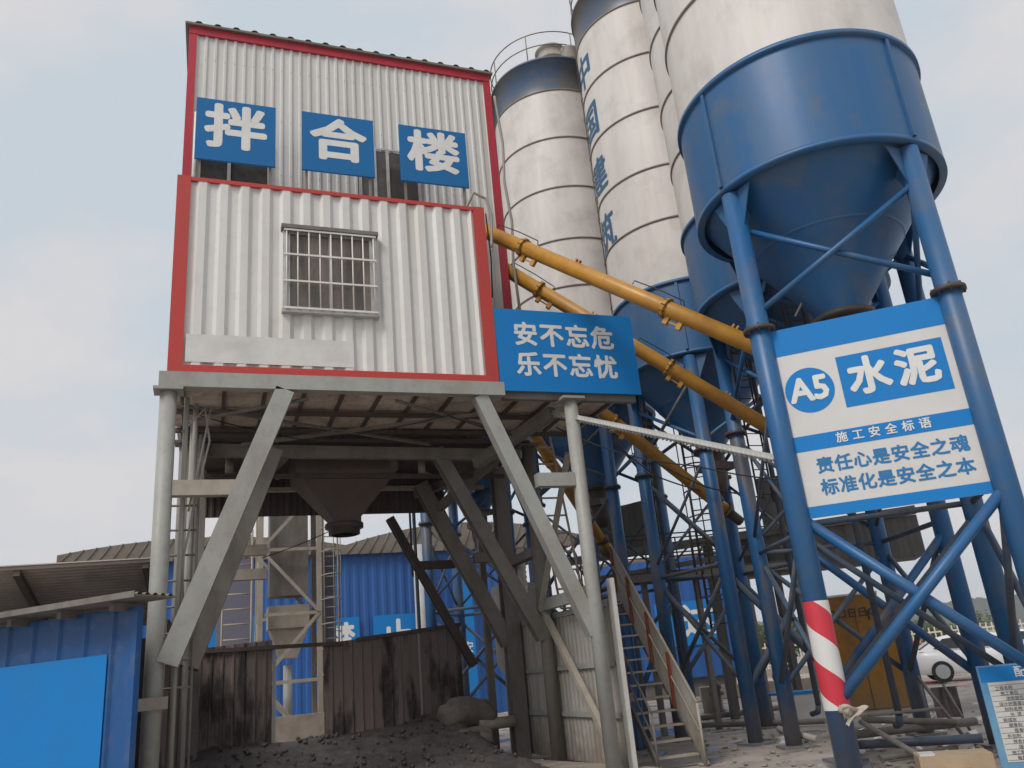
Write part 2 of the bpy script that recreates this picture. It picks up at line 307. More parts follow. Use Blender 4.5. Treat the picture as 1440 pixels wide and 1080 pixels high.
# ------------------------------------------------------------------ cement silos
SEAMS = (13.2, 14.87, 16.8, 18.72)
def make_silo():
    s = thing('cement_silo', 'silo', 'silo')
    r = 2.1
    p = B(); p.lathe([(r, 11.3), (r, 13.2), (r, 16.8), (r, 20.66)], 96); body = p.build('silo_body', 'white', s)
    p = B(); p.lathe([(r+.006, 20.66), (r+.006, 21.98), (r+.05, 21.98), (r+.05, 22.06), (r-.1, 22.08), (.45, 22.63), (.0, 22.64)], 96); p.build('top_band', 'band', s)
    for z in SEAMS + (20.66,):
        p = B(); p.lathe([(r, z-.035), (r+.03, z-.022), (r+.035, z), (r+.03, z+.022), (r, z+.035)], 96); p.build('seam_ring', 'seam', s)
    p = B(); p.lathe([(r+.02, 9.27), (r+.02, 11.3)], 96)
    for i in range(4):
        a = R(45+90*i)
        c = Vector((math.cos(a), math.sin(a), 0)); n = Vector((-c.y, c.x, 0))
        p.obox(c*(r+.01)-n*.035+Vector((0, 0, 9.345)), c*.055, n*.07, (0, 0, 1.9))
    p.build('skirt', 'blue', s)
    for z0, z1, w in ((9.25, 9.34, -.005), (11.25, 11.34, .045)):
        p = B(); p.lathe([(r-.1, z0), (r+w+.03, z0), (r+w+.03, z1), (r, z1)], 96); p.build('ring_beam', 'blue', s)
    p = B(); p.lathe([(r-.02, 9.53), (1.26, 8.40), (.40, 7.24), (.40, 7.1)], 64)
    p.lathe([(1.255, 8.385), (1.275, 8.405), (1.28, 8.43)], 64)
    cone = p.build('cone', 'blue', s)
    p = B(); p.lathe([(.40, 7.16), (.52, 7.16), (.52, 7.06), (.3, 7.06)], 24); p.lathe([(.28, 7.1), (.28, 6.3), (.17, 5.9), (.02, 5.88)], 24); p.box(-.42, -.3, 6.55, .42, .3, 6.75); p.build('outlet_gate', 'darksteel', cone)
    q = 1.375; cs = [(q, q), (-q, q), (-q, -q), (q, -q)]
    for i, (x, y) in enumerate(cs):
        p = B(); p.tube((x, y, .02), (x, y, 9.2), .17, 20); p.box(x-.3, y-.3, -.05, x+.3, y+.3, .03)
        leg = p.build('leg', 'blue', s)
        p = B()
        for z in (6.72,):
            p.lathe([(.17, z-.03), (.25, z-.03), (.25, z+.0), (.25, z+.03), (.17, z+.03)], 20, x, y)
            for k in range(8):
                a = k*math.pi/4; p.tube((x+.215*math.cos(a), y+.215*math.sin(a), z-.07), (x+.215*math.cos(a), y+.215*math.sin(a), z+.07), .018, 6)
        p.build('flange', 'darksteel', leg)
        p = B(); d = Vector((x, y, 0)).normalized(); n = Vector((-d.y, d.x, 0)); c = Vector((x, y, 0))
        for e in (n, -n, -d):
            p.prism([c+e*.16+Vector((0, 0, 9.2)), c+e*.46+Vector((0, 0, 9.2)), c+e*.16+Vector((0, 0, 8.55))], e.cross(Vector((0, 0, 1)))*.02)
        p.build('gusset', 'blue', leg)
    for i in range(4):
        a, c = Vector((*cs[i], 0)), Vector((*cs[(i+1) % 4], 0)); nrm = Vector((0, 0, 1)).cross(c-a).normalized()
        for z0, z1, rr in ((6.98, 8.6, .05), (4.2, 6.55, .04), (1.15, 3.75, .078 if i == 0 else .055)):
            if i == 0 and z0 == 4.2: continue       # the board hangs there
            for k, (f, g) in enumerate(((a, c), (c, a))):
                p = B(); o = nrm*(.055 if k else -.055)
                p.tube(f+o+Vector((0, 0, z0)), g+o+Vector((0, 0, z1)), rr, 12)
                p.build('brace', 'blue' if i == 0 or z0 > 6 else 'bluedust', s)
    a = R(-78); c = Vector((math.cos(a), math.sin(a), 0))*(r+.1)
    p = B(); p.tube(c+Vector((0, 0, .7)), c+Vector((0, 0, 22.3)), .06, 10); p.path([c+Vector((0, 0, .7)), c*1.03+Vector((0, 0, .55)), c*1.15+Vector((0, 0, .5))], .06, 10); p.build('fill_pipe', 'bluedust', s)
    for i in range(1, 4):
        p = B(); p.tube(Vector((*cs[i], 3.95)), Vector((*cs[(i+1) % 4], 3.95)), .05, 10); p.build('tie_bar', 'bluedust', s)
    p = B()   # roof rail
    for z in (.55, 1.1): p.path([((r-.02)*math.cos(t*math.pi/24), (r-.02)*math.sin(t*math.pi/24), 22.08+z) for t in range(49)], .022, 6)
    for t in range(8): a = t*math.pi/4+.3; p.tube(((r-.02)*math.cos(a), (r-.02)*math.sin(a), 22.03), ((r-.02)*math.cos(a), (r-.02)*math.sin(a), 23.18), .022, 6)
    p.build('roof_rail', 'seam', s)
    p = B(); cx, cy = .75, .8
    p.lathe([(.50, 22.13), (.50, 22.58), (.53, 22.60), (.53, 22.66), (.50, 22.68), (.50, 22.98), (.57, 23.02), (.57, 23.08), (.3, 23.18), (0, 23.20)], 28, cx, cy); p.build('dust_collector', 'beige', s)
    p = B(); p.lathe([(.28, 22.08), (.28, 22.53), (.3, 22.58), (0, 22.63)], 16, .9, 1.65); p.build('roof_valve', 'beige', s)
    p = B()   # caged ladder up the flank
    a = R(-72); e = Vector((math.cos(a), math.sin(a), 0)); tt = Vector((-e.y, e.x, 0)); c = e*(r+.2)
    for k in (-.2, .2): p.tube(c+tt*k+Vector((0, 0, 5.2)), c+tt*k+Vector((0, 0, 23)), .024, 6)
    for k in range(59): p.tube(c-tt*.2+Vector((0, 0, 5.4+k*.3)), c+tt*.2+Vector((0, 0, 5.4+k*.3)), .014, 5)
    for k in range(19): p.path([c+tt*.36*math.cos(q)+e*.3*max(0, math.sin(q))+Vector((0, 0, 7.6+k*.78)) for q in [j*math.pi/10 for j in range(11)]], .016, 5)
    for q in (.5, 1.57, 2.6): p.tube(c+tt*.36*math.cos(q)+e*.3*math.sin(q)+Vector((0, 0, 7.6)), c+tt*.36*math.cos(q)+e*.3*math.sin(q)+Vector((0, 0, 22.4)), .014, 5)
    for k in range(7): p.beam(c+tt*.2+Vector((0, 0, 9.8+k*1.9)), c+tt*.2-e*.2+Vector((0, 0, 9.8+k*1.9)), .03, .03)
    p.build('ladder', 'darksteel', s)
    return s
HUB = Vector((2.2, 17.3))
SILOS = [('A5', 10.04, 10.07, 140), ('s2', 12.25, 13.73, None), ('s3', 12.65, 18.33, None), ('s4', 11.30, 22.80, None), ('s5', 8.4, 26.1, None)]
LAB = {'A5': 'nearest white and blue silo, with A5 board and striped wrap on a leg',
 's2': 'white and blue cement silo mostly hidden just behind the nearest one',
 's3': 'white cement silo with blue characters running down its left side',
 's4': 'shorter-looking white cement silo under the round roof rail, beside the mixing house',
 's5': 'cement silo behind the mixing house, only its blue cone and legs showing'}
proto = make_silo(); silo = {}; rb = random.Random(5)
for i, (k, x, y, a) in enumerate(SILOS):
    o = proto if i == 0 else copy_tree(proto)
    if a is None: a = math.degrees(math.atan2(HUB.y-y, HUB.x-x))
    o.location = (x, y, 0); o.rotation_euler = (0, 0, R(a)); tag(o, LAB[k], 'silo', 'cement silos in an arc round the mixing house'); silo[k] = o
    if i:
        for c in o.children:
            if c.name.startswith('leg'): c.data = c.data.copy(); c.data.materials[0] = M['legdust']
            if c.name.startswith('brace'): c.data = c.data.copy(); c.data.materials[0] = M['bluedust' if c.data.materials[0].name.startswith('dusty') or rb.random() < .5 else 'legdust']
def sloc(k, x, y, z=0):
    o = silo[k]; a = o.rotation_euler.z
    return Vector((o.location.x+x*math.cos(a)-y*math.sin(a), o.location.y+x*math.sin(a)+y*math.cos(a), z))
# lettering curved round the third silo
s3 = silo['s3']; th0 = R(170)
for i, ch in enumerate('中国建筑'):
    b = B(); text(b, ch, (0, 0, 19.45-i*1.93), (1, 0, 0), (0, 0, 1), 1.28, bold=.022, flat=0)
    for k in range(-14, 15):
        bmesh.ops.bisect_plane(b.bm, geom=b.bm.verts[:]+b.bm.edges[:]+b.bm.faces[:], plane_co=(k*.06, 0, 0), plane_no=(1, 0, 0))
    for v in b.bm.verts:
        t = th0 + v.co.x/2.1; rr_ = 2.108-v.co.y; v.co = Vector((rr_*math.cos(t), rr_*math.sin(t), v.co.z))
    me = bpy.data.meshes.new('lettering'); b.bm.to_mesh(me); b.bm.free(); me.materials.append(M['siloletter'])
    lo = bpy.data.objects.new('lettering', me); COL.objects.link(lo); lo.parent = s3; lo.rotation_euler = (0, 0, -s3.rotation_euler.z)
# striped wrap on the front leg of the nearest silo
b = B(); b.lathe([(.176, 1.08), (.178, 1.1), (.178, 2.5), (.176, 2.52)], 40, 0, 0)
me = bpy.data.meshes.new('warning_wrap'); b.bm.to_mesh(me); b.bm.free(); me.materials.append(M['stripe'])
for f in me.polygons: f.use_smooth = True
wr = bpy.data.objects.new('warning_wrap', me); COL.objects.link(wr); wr.parent = [c for c in silo['A5'].children if c.name.startswith('leg')][0]; wr.location = (1.375, 1.375, 0)

# ------------------------------------------------------------------ yellow screw conveyors
def conveyor(p, q, label, r=.16):
    p, q = Vector(p), Vector(q); d = (q-p).normalized(); Ln = (q-p).length
    t = thing('screw_conveyor', label, 'conveyor', p, 'yellow screw conveyors from the silos to the mixing house')
    b = B(); b.tube(p-d*.4, q, r, 28); b.build('tube', 'yellow', t)
    for f in (.43, .865):
        c = p+d*Ln*f
        b = B(); b.tube(c-d*.035, c+d*.035, r+.042, 24); b.build('flange', 'yellow', t)
        dn = Vector((0, 0, -1)); dn = (dn-d*dn.dot(d)).normalized()
        b = B()
        for e in (.12, .42): b.beam(c-d*e+dn*(r-.02), c-d*e+dn*(r+.13), .1, .09, d)
        b.beam(c-d*.1+dn*(r+.06), c-d*.44+dn*(r+.06), .03, .03); b.build('hanger_block', 'yellow', t)
        b = B(); up = -dn; b.path([c+d*.9+up*(r+.02), c+d*.9+up*(r+.1), c+d*.3+up*(r+.12), c-d*.25+up*(r+.1), c-d*.3+up*(r+.02)], .012, 5); b.build('cable', 'cable', t)
        b = B(); b.box(-.06, -.04, 0, -.03, .04, .08); b.box(.03, -.04, 0, .06, .04, .08)
        for v in b.bm.verts: v.co = c - d*1.4 + up*(r-.02+v.co.z) + d*v.co.x + d.cross(up)*v.co.y
        b.build('lifting_lug', 'yellow', t)
    for f in (.43, .865):
        c = p+d*Ln*f; s_ = d.orthogonal().normalized(); a_ = d.cross(s_); b = B()
        for k in range(10): o = (s_*math.cos(k*.628)+a_*math.sin(k*.628))*(r+.035); b.tube(c+o-d*.055, c+o+d*.055, .014, 6)
        b.build('flange_bolts', 'darksteel', t)
    b = B(); b.tube(p+Vector((0, 0, .1)), p+Vector((0, 0, -.02))-d*.1, r+.06, 20); b.tube(p-d*.45, p-d*.95, .13, 16); b.tube(p-d*.42, p-d*.46, .24, 16); b.build('drive_end', 'darksteel', t)
    return t
conveyor((9.92, 10.2, 5.95), (5.52, 15.1, 11.25), 'uppermost yellow screw conveyor, running from behind the A5 board up to the cabin corner')
conveyor((12.0, 13.95, 5.9), (6.17, 16.05, 10.93), 'second yellow screw conveyor, passing behind the blue slogan board')
conveyor((12.45, 18.35, 5.75), (5.9, 17.75, 10.6), 'third yellow screw conveyor, coming out below the deck behind the white strut')
conveyor((11.15, 22.7, 5.5), (5.9, 18.3, 10.4), 'yellow screw conveyor seen through the frame between the round posts')

# ------------------------------------------------------------------ control cabin (white ribbed box in a red frame)
YF = 14.36
cab = thing('control_cabin', 'white ribbed cabin with red frame and one barred window', 'cabin', (2.2, YF, 7.38))
x0, x1, z0, z1, yb = -.83, 5.25, 7.38, 11.37, 15.8
FR = .24; wx_ = (1.14, 2.84)
b = B(); b.corr((x0+FR-.03, YF+.05, z0+.1), (1, 0, 0), (0, 0, 1), x1-x0-2*FR+.06, z1-z0-.18, .385, .055, (0, -1, 0), prof=((.0, 0), (.30, 0), (.47, 1), (.82, 1)), thick=.04); b.build('front_panel', 'panel', cab)
b = B(); b.box(x0+.05, YF+.2, z0+.05, x0+.12, yb, z1-.05); b.box(x1-.12, YF+.2, z0+.05, x1-.05, yb, z1-.05); b.build('side_panel', 'panel2', cab)
b = B(); b.box(x0+.02, YF+.12, z1-.1, x1-.02, yb, z1-.03); b.build('roof', 'panel2', cab)
b = B(); b.box(x0+.1, YF+.12, z0+.03, x1-.1, yb, z0+.08); b.build('floor', 'under', cab)
for xa, xb in ((x0, x0+FR), (x1-FR, x1)):
    b = B(); b.box(xa, YF-.02, z0+.14, xb, YF+.22, z1); b.build('frame_post', 'red', cab, bevel=.012)
b = B(); b.box(x0, YF-.025, z0, x1, YF+.2, z0+.137); b.build('frame_rail', 'red', cab, bevel=.01)
b = B(); b.box(x0+FR+.002, YF-.015, z1-.09, x1-FR-.002, YF+.2, z1-.01); b.build('frame_rail', 'red', cab, bevel=.01)
b = B(); b.box(x0+.02, YF-.012, z0+.2, x0+.02+2.95, YF-.004, z0+.73); pl = b.build('blank_plate', mat('pale_plate', (.66, .645, .62), .5, dirt=(.45, .44, .42), damt=.7, dscale=1.2), cab)
bpy.data.objects[pl.name].location.x += .26
# window: frame, two sashes, bars
wx0, wx1, wz0, wz1 = 1.14, 2.84, 8.68, 10.36
b = B(); b.box(wx0-.04, YF-.10, wz0+.0, wx0+.03, YF+.04, wz1); b.box(wx1-.03, YF-.10, wz0, wx1+.04, YF+.04, wz1); b.box(wx0-.06, YF-.11, wz0-.07, wx1+.06, YF+.04, wz0-.002); win = b.build('window', 'alu', cab)
b = B(); b.box(wx0-.08, YF-.17, wz1+.002, wx1+.08, YF+.04, wz1+.08); b.build('hood', 'dimgrey', win)
b = B(); b.box(wx0+.032, YF-.035, wz0+.002, wx1-.032, YF-.02, wz1-.002); b.build('pane', 'curtain', win)
b = B()
for x in (wx0+.06, (wx0+wx1)/2, wx1-.06): b.box(x-.03, YF-.06, wz0+.003, x+.03, YF-.037, wz1-.003)
for z in (wz0+.04, wz1-.04): b.box(wx0+.035, YF-.058, z-.03, wx1-.035, YF-.039, z+.03)
b.build('sash', 'alu', win)
b = B()
for i in range(9): x = wx0+.02+(wx1-wx0-.04)*i/8; b.tube((x, YF-.13, wz0-.02), (x, YF-.13, wz1), .014, 8)
for z in (wz0-.0, wz0+.56, wz0+1.12, wz1-.03): b.box(wx0-.03, YF-.155, z-.018, wx1+.03, YF-.14, z+.018)
b.build('grille', 'palewhite', win)

# ------------------------------------------------------------------ mixing house behind and above
YU = 15.86
mh = thing('mixing_house', 'tall white ribbed upper house with crimson trim and dark windows', 'building', (2.6, YU, 7.4))
hx0, hx1, hz0, hz1 = -.80, 6.2, 7.4, 16.25
b = B(); b.corr((hx0, YU, hz0), (1, 0, 0), (0, 0, 1), hx1-hx0, hz1-hz0, .205, .032, (0, -1, 0), prof=((0, 0), (.42, 0), (.55, 1), (.75, 1), (.88, 0))); b.build('front_wall', 'panel2', mh)
b = B(); b.box(hx0+.02, YU+.05, hz0, hx0+.1, 19.6, hz1); b.box(hx1-.1, YU+.05, hz0, hx1-.02, 19.6, hz1); b.box(hx0+.1, 19.5, hz0, hx1-.1, 19.6, hz1); b.build('outer_wall', 'panel2', mh)
b = B(); b.box(hx0-.03, YU-.06, hz0, hx0+.13, YU+.2, hz1-.202); b.build('corner_trim', 'crimson', mh)
b = B(); b.box(hx1-.13, YU-.06, hz0, hx1+.05, YU+.2, hz1-.202); b.build('corner_trim', 'crimson', mh)
b = B(); b.box(hx0-.03, YU-.07, hz1-.2, hx1+.05, YU+.18, hz1+.04); b.build('fascia', 'crimson', mh)
b = B(); b.corr((hx0-.12, YU-.14, hz1+.05), (1, 0, 0), (0, 1, .05), hx1-hx0+.24, 4.2, .4, .05, (0, 0, 1), thick=.05, prof=((0, 0), (.5, 0), (.62, 1), (.8, 1), (.92, 0))); b.build('roof', 'roofgrey', mh)
b = B()
for z in (9.2, 11.2, 12.6, 14.0, 15.4):
    for k in range(33): b.tube((hx0+.125+k*.205, YU-.036, z), (hx0+.125+k*.205, YU-.042, z), .008, 6)
b.build('screws', 'darksteel', mh)['kind'] = 'stuff'
def hwin(x0, x1, z0, z1, posts):
    b = B(); b.box(x0, YU-.045, z0, x1, YU-.034, z1); w = b.build('window', 'glass', mh)
    b = B()
    for x in posts: b.box(x-.035, YU-.075, z0-.02, x+.035, YU-.046, z1+.02)
    b.box(x0-.03, YU-.074, z1+.022, x1+.03, YU-.047, z1+.07); b.build('frame', 'alu', w)
a_, c_ = S(275, 200, Y=YU), S(380, 265, Y=YU); hwin(a_.x, c_.x, 11.5, 13.3, (a_.x+.03, S(322, 240, Y=YU).x, c_.x-.03))
a_, c_ = S(503, 215, Y=YU), S(592, 280, Y=YU); hwin(a_.x, c_.x, 11.5, 13.55, (a_.x+.03, S(545, 250, Y=YU).x, S(527, 250, Y=YU).x, c_.x-.03))
b = B(); b.tube((hx0+.2, YU-.1, 11.4), (hx0+.2, YU-.1, 13.9), .045, 10); b.build('downpipe', 'palewhite', mh)

# ------------------------------------------------------------------ boards over the cabin
def board(name, label, cat, quad, Y, thick=.05, mb='signdeep', group=None):
    tl, tr, br, bl = [S(*p, Y=Y) for p in quad]
    x0 = (tl.x+bl.x)/2; x1 = (tr.x+br.x)/2; z1 = (tl.z+tr.z)/2; z0 = (bl.z+br.z)/2
    t = thing(name, label, cat, ((x0+x1)/2, Y, z0), group)
    b = B(); b.box(x0, Y, z0, x1, Y+thick, z1); b.build('board', mb, t, bevel=.006)
    return t, x0, x1, z0, z1
YS = 14.95
for ch, quad, w, lab in (('拌', ((277, 137), (389, 151), (386, 235), (273, 221)), 0, 'blue square board reading 拌, leftmost of the three over the cabin'),
                    ('合', ((424, 155), (525, 171), (527, 249), (425, 238)), 0, 'blue square board reading 合, middle of the three over the cabin'),
                    ('楼', ((559, 175), (653, 187), (661, 264), (566, 253)), 0, 'blue square board reading 楼, rightmost of the three over the cabin')):
    t, xa, xb, za, zb = board('character_board', lab, 'sign', quad, YS, group='single character boards over the cabin')
    b = B(); text(b, ch, ((xa+xb)/2, YS, (za+zb)/2+.02), (1, 0, 0), (0, 0, 1), 1.10, bold=.034, sx=1.12); b.build('lettering', 'letter', t)
    for x in (xa+.1, xb-.1):
        b = B(); b.beam((x, YS+.08, 11.28), (x, YS+.08, zb-.1), .05, .05); b.build('post', 'dimgrey', t)
# slogan board beside the cabin
t, xa, xb, za, zb = board('slogan_board', 'bright blue slogan board with two rows of white characters at the cabin corner', 'sign', ((693, 438), (886, 441), (901, 551), (708, 553)), YF-.05, mb='signblue')
for k, s in enumerate(('安不忘危', '乐不忘忧')):
    b = B(); text(b, s, ((xa+xb)/2-.06, YF-.05, zb-.58-k*.66), (1, 0, 0), (0, 0, 1), .54, bold=.032, space=1.14); b.build('lettering', 'letter', t)
b = B()
for x in (xa+.3, xb-.35): b.beam((x, YF+.03, za+.05), (x, YF+.03, zb-.05), .05, .05)
b.build('batten', 'dimgrey', t)

# ------------------------------------------------------------------ A5 silo board
fl, fr = sloc('A5', 1.375, 1.375), sloc('A5', -1.375, 1.375)
u = (fr-fl).normalized(); n = u.cross(Vector((0, 0, 1)))        # n looks at the viewer
p0 = Vector((8.1, 9.9, 0)); 
def sp(x, y): return S(x, y, P=fl+n*.0, N=n)
sq = [sp(*p) for p in ((1075, 468), (1322, 418), (1402, 690), (1130, 733))]
sx0 = min((q-fl).dot(u) for q in (sq[0], sq[3])); sx1 = max((q-fl).dot(u) for q in (sq[1], sq[2])); sz0 = (sq[2].z+sq[3].z)/2; sz1 = (sq[0].z+sq[1].z)/2
sx0 += .06; sx1 -= .04
t = thing('silo_board', 'large white and blue A5 cement board hung between silo legs', 'sign', fl+u*1.3+Vector((0, 0, sz0)))
w, h = sx1-sx0, sz1-sz0; O = fl+u*sx0+Vector((0, 0, sz0))
def P2(a, c, d=0.): return O+u*a*w+Vector((0, 0, c*h))+n*d
def slab(b, a0, c0, a1, c1, d0, d1): b.obox(P2(a0, c0, d0), u*(a1-a0)*w, n*(d1-d0), (0, 0, (c1-c0)*h)); return b
slab(B(), 0, 0, 1, 1, -.03, .01).build('board', 'signwhite', t)
b = B(); slab(b, 0, .852, 1, 1, .0105, .014); slab(b, 0, .332, 1, .412, .0105, .014); slab(b, 0, 0, 1, .055, .0105, .014); slab(b, .355, .52, .955, .79, .0105, .014)
c = P2(.17, .645, .0105); rr = .145*w
vs = [c+u*math.cos(2*math.pi*i/48)*rr+Vector((0, 0, math.sin(2*math.pi*i/48)*rr)) for i in range(48)]
b.prism(vs, n*.0035); b.build('blue_field', 'signblue', t)
b = B(); Z = (0, 0, 1)
text(b, 'A5', P2(.17, .645, .015), u, Z, .52, bold=.036, sx=.95); b.build('lettering', 'letter', t); b = B(); text(b, '水泥', P2(.655, .655, .015), u, Z, .60, bold=.04, space=1.22); b.build('lettering', 'letter', t); b = B()
text(b, '施 工 安 全 标 语', P2(.52, .372, .015), u, Z, .165, bold=.022, space=1.1); b.build('lettering', 'letter', t)
b = B(); text(b, '责任心是安全之魂', P2(.53, .245, .0105), u, Z, .25, bold=.028, space=1.07); b.build('slogan', 'letterblue', t); b = B(); text(b, '标准化是安全之本', P2(.53, .135, .0105), u, Z, .25, bold=.028, space=1.07); b.build('slogan', 'letterblue', t)

# ------------------------------------------------------------------ steel platform carrying the houses
pf = thing('steel_platform', 'grey steel frame of round posts and slanted struts under the cabins', 'platform', (3, YF, 0))
ZB = 7.1
b = B(); b.box(-.95, YF-.06, ZB, 5.34, YF+.14, ZB+.274); b.build('front_beam', 'grey', pf, bevel=.01)
b = B(); b.box(5.345, YF+.06, ZB-.03, 8.3, YF+.2, ZB+.2); b.build('front_beam', 'dimgrey', pf, bevel=.01)
def column(x, y, z1, r=.14, m='grey', cap=True):
    b = B(); b.tube((x, y, -.02), (x, y, z1), r, 20)
    if cap: b.box(x-.24, y-.2, z1, x+.24, y+.2, z1+.05)
    return b.build('column', m, pf)
column(-.79, YF+.1, 7.04); column(6.76, YF+.02, 7.04)
column(7.02, 17.6, 7.0, .15, 'dimgrey'); column(-.55, 17.6, 7.0, .15, 'dimgrey')
for x, y in ((6.95, 19.7), (-.35, 19.9)):
    b = B(); b.ibeam((x, y, 0), (x, y, 7.0), .36, .34, .04, ref=(0, 1, 0)); b.build('column', 'dimgrey', pf)
b = B(); b.beam((6.62, 20.6, 0), (6.62, 20.6, 7), .16, .16); b.build('column', 'dimgrey', pf)
def brace(p, q, w, h, m, name='knee_brace', ref=(0, -1, 0)):
    b = B(); b.ibeam(p, q, w, h, .035, ref); return b.build(name, m, pf)
# front braces: a wide channel with its flank showing
b = B(); b.beam((1.15, YF+.12, 7.1), (-.6, YF+.12, 2.55), .33, .36, (0, -1, 0)); b.build('knee_brace', 'grey', pf, bevel=.012)
b = B(); b.beam((1.05, 15.6, 6.3), (-.30, 15.3, 2.5), .30, .40, (0, -1, 0)); b.build('knee_brace', 'dimgrey', pf, bevel=.012)
b = B(); b.beam((4.85, YF+.1, 7.1), (6.72, YF+.1, 2.5), .27, .24, (0, -1, 0)); b.build('knee_brace', 'grey', pf, bevel=.012)
b = B(); b.beam((-.66, YF+.13, 5.34), (.40, YF+.13, 5.34), .2, .26); b.build('side_strut', 'beige', pf, bevel=.01)
b = B(); b.beam((5.86, YF+.05, 5.4), (6.63, YF+.05, 5.4), .22, .26); b.build('side_strut', 'grey', pf, bevel=.01)
for z in (5.75, 5.2):
    b = B(); b.beam((-.5, 20, z-.6), (1.2, 20, z-.6), .2, .24); b.build('side_strut', 'beige', pf)
brace((4.75, 17.6, 6.9), (6.95, 17.6, 2.6), .3, .26, 'dimgrey'); brace((4.85, 19.7, 6.6), (6.85, 19.7, 2.6), .34, .28, 'dimgrey')
brace((4.3, 20.9, 6.0), (6.3, 20.9, 2.2), .2, .2, 'skirt'); brace((5.0, 20.9, 4.75), (6.0, 20.9, 4.75), .2, .22, 'skirt', 'side_strut')
b = B(); b.beam((6.95, 17.5, 4.5), (6.95, 19.8, 4.5), .2, .2); b.beam((6.1, 19.6, 4.7), (7.0, 19.6, 4.7), .2, .24); b.build('side_strut', 'dimgrey', pf)
b = B(); b.beam((6.9, YF+.2, 3.3), (7.02, 17.5, 3.3), .16, .24); b.build('side_strut', 'grey', pf)
b = B(); b.beam((7.0, 17.5, 3.1), (6.86, 14.6, .55), .12, .12); b.build('side_strut', 'beige', pf)
b = B(); b.beam((6.9, 17.5, 3.2), (7.0, 15.3, 6.2), .1, .1); b.build('side_strut', 'beige', pf)
# floor seen from below: pale sheets on a dark grid
b = B(); b.box(-.8, YF+.2, ZB+.20, 8.2, 17.3, ZB+.235); deck = b.build('deck', 'under', pf)
for i in range(13):
    x = -.6+i*.72
    b = B(); b.beam((x, YF+.16, ZB+.17), (x, 17.2, ZB+.17), .07, .055); b.build('joist', 'hopper', deck)
for y in (16.0, 17.25):
    b = B(); b.beam((-.8, y, ZB+.1), (8.1, y, ZB+.1), .12, .08); b.build('bearer', 'hopper', deck)
b = B()
for p, q in (((-.6, 15.0, 6.95), (4.5, 17.2, 6.88)), ((5.3, 15.0, 6.95), (.5, 17.2, 6.86)), ((-.5, 15.2, 6.7), (1.6, 14.6, 7.0)), ((3.2, 14.6, 7.0), (6.5, 16.6, 6.9))): b.angle(p, q, .07, .012)
b.build('bracing', 'dimgrey', pf)
# mixer floor behind
b = B(); b.beam((-.4, 17.5, 6.85), (6.75, 17.5, 6.75), .16, .26); b.build('cross_beam', 'dimgrey', pf)
b = B(); b.beam((-.4, 18.3, 6.5), (6.6, 18.3, 6.45), .08, .1); b.build('cross_beam', 'skirt', pf)
b = B(); b.beam((-.4, 19.9, 6.55), (6.6, 19.9, 6.55), .12, .1); b.build('cross_beam', 'beige', pf)
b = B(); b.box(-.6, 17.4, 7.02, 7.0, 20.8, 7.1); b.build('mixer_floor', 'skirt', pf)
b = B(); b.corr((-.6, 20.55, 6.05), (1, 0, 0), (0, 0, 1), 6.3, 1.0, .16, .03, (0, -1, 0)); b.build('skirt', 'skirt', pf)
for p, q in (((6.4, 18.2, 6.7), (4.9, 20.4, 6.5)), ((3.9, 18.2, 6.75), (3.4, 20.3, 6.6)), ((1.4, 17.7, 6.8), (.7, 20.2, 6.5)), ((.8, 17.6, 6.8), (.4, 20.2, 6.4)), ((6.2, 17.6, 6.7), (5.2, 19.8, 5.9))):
    b = B(); b.beam(p, q, .16, .2); b.build('cross_beam', 'dimgrey', pf)
# discharge hopper
hc = Vector((2.85, 19.0, 0)); b = B()
rows = []
for hx, hy, z in ((1.2, .75, 7.0), (1.15, .75, 6.62), (.34, .34, 5.62), (.34, .34, 5.5)):
    rows.append([(hc.x-hx, hc.y-hy, z), (hc.x+hx, hc.y-hy, z), (hc.x+hx, hc.y+hy, z), (hc.x-hx, hc.y+hy, z)])
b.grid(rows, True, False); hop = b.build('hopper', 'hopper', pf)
b = B(); b.lathe([(.3, 5.52), (.44, 5.52), (.44, 5.42), (.36, 5.4), (.36, 5.28), (.3, 5.26)], 20, hc.x, hc.y); b.build('outlet_collar', 'darksteel', hop)
for x in (.3, 1.1, 3.2, 4.6):
    b = B(); b.tube((x, 18.4, 6.9), (x, 18.4, 6.55), .09, 10); b.tube((x, 18.4, 6.6), (x+.25, 18.5, 6.5), .06, 8); b.build('fitting', 'beige', pf)
# service pipes and cables at the left post
b = B()
for x, y in ((-.5, 14.75), (-.35, 15.1), (-.42, 16.2)): b.tube((x, y, 0), (x, y, 7.05), .045, 8)
b.build('service_pipe', 'wire', pf)
b = B(); b.path([(-.55, 14.7, 6.4), (-.2, 14.9, 6.9), (-.1, 14.9, 6.3), (-.3, 14.8, 5.2), (-.45, 14.75, 4.2), (-.4, 14.75, 3.0)], .02, 6); b.path([(-.1, 14.9, 6.9), (-.25, 14.8, 5.9), (-.4, 14.7, 5.0)], .018, 6); b.build('cable', 'wire', pf)
b = B()
for k in range(9): b.tube((-.72, 14.9, 2.2+k*.42), (-.25, 14.9, 2.2+k*.42), .02, 6)
for x in (-.72, -.25): b.tube((x, 14.9, 0), (x, 14.9, 6.4), .025, 6)
b.build('rung_ladder', 'dimgrey', pf)
b = B(); b.beam((-.35, 17.3, 5.9), (-.35, 17.3, 7.0), .36, .3); b.build('column_head', 'dimgrey', pf)

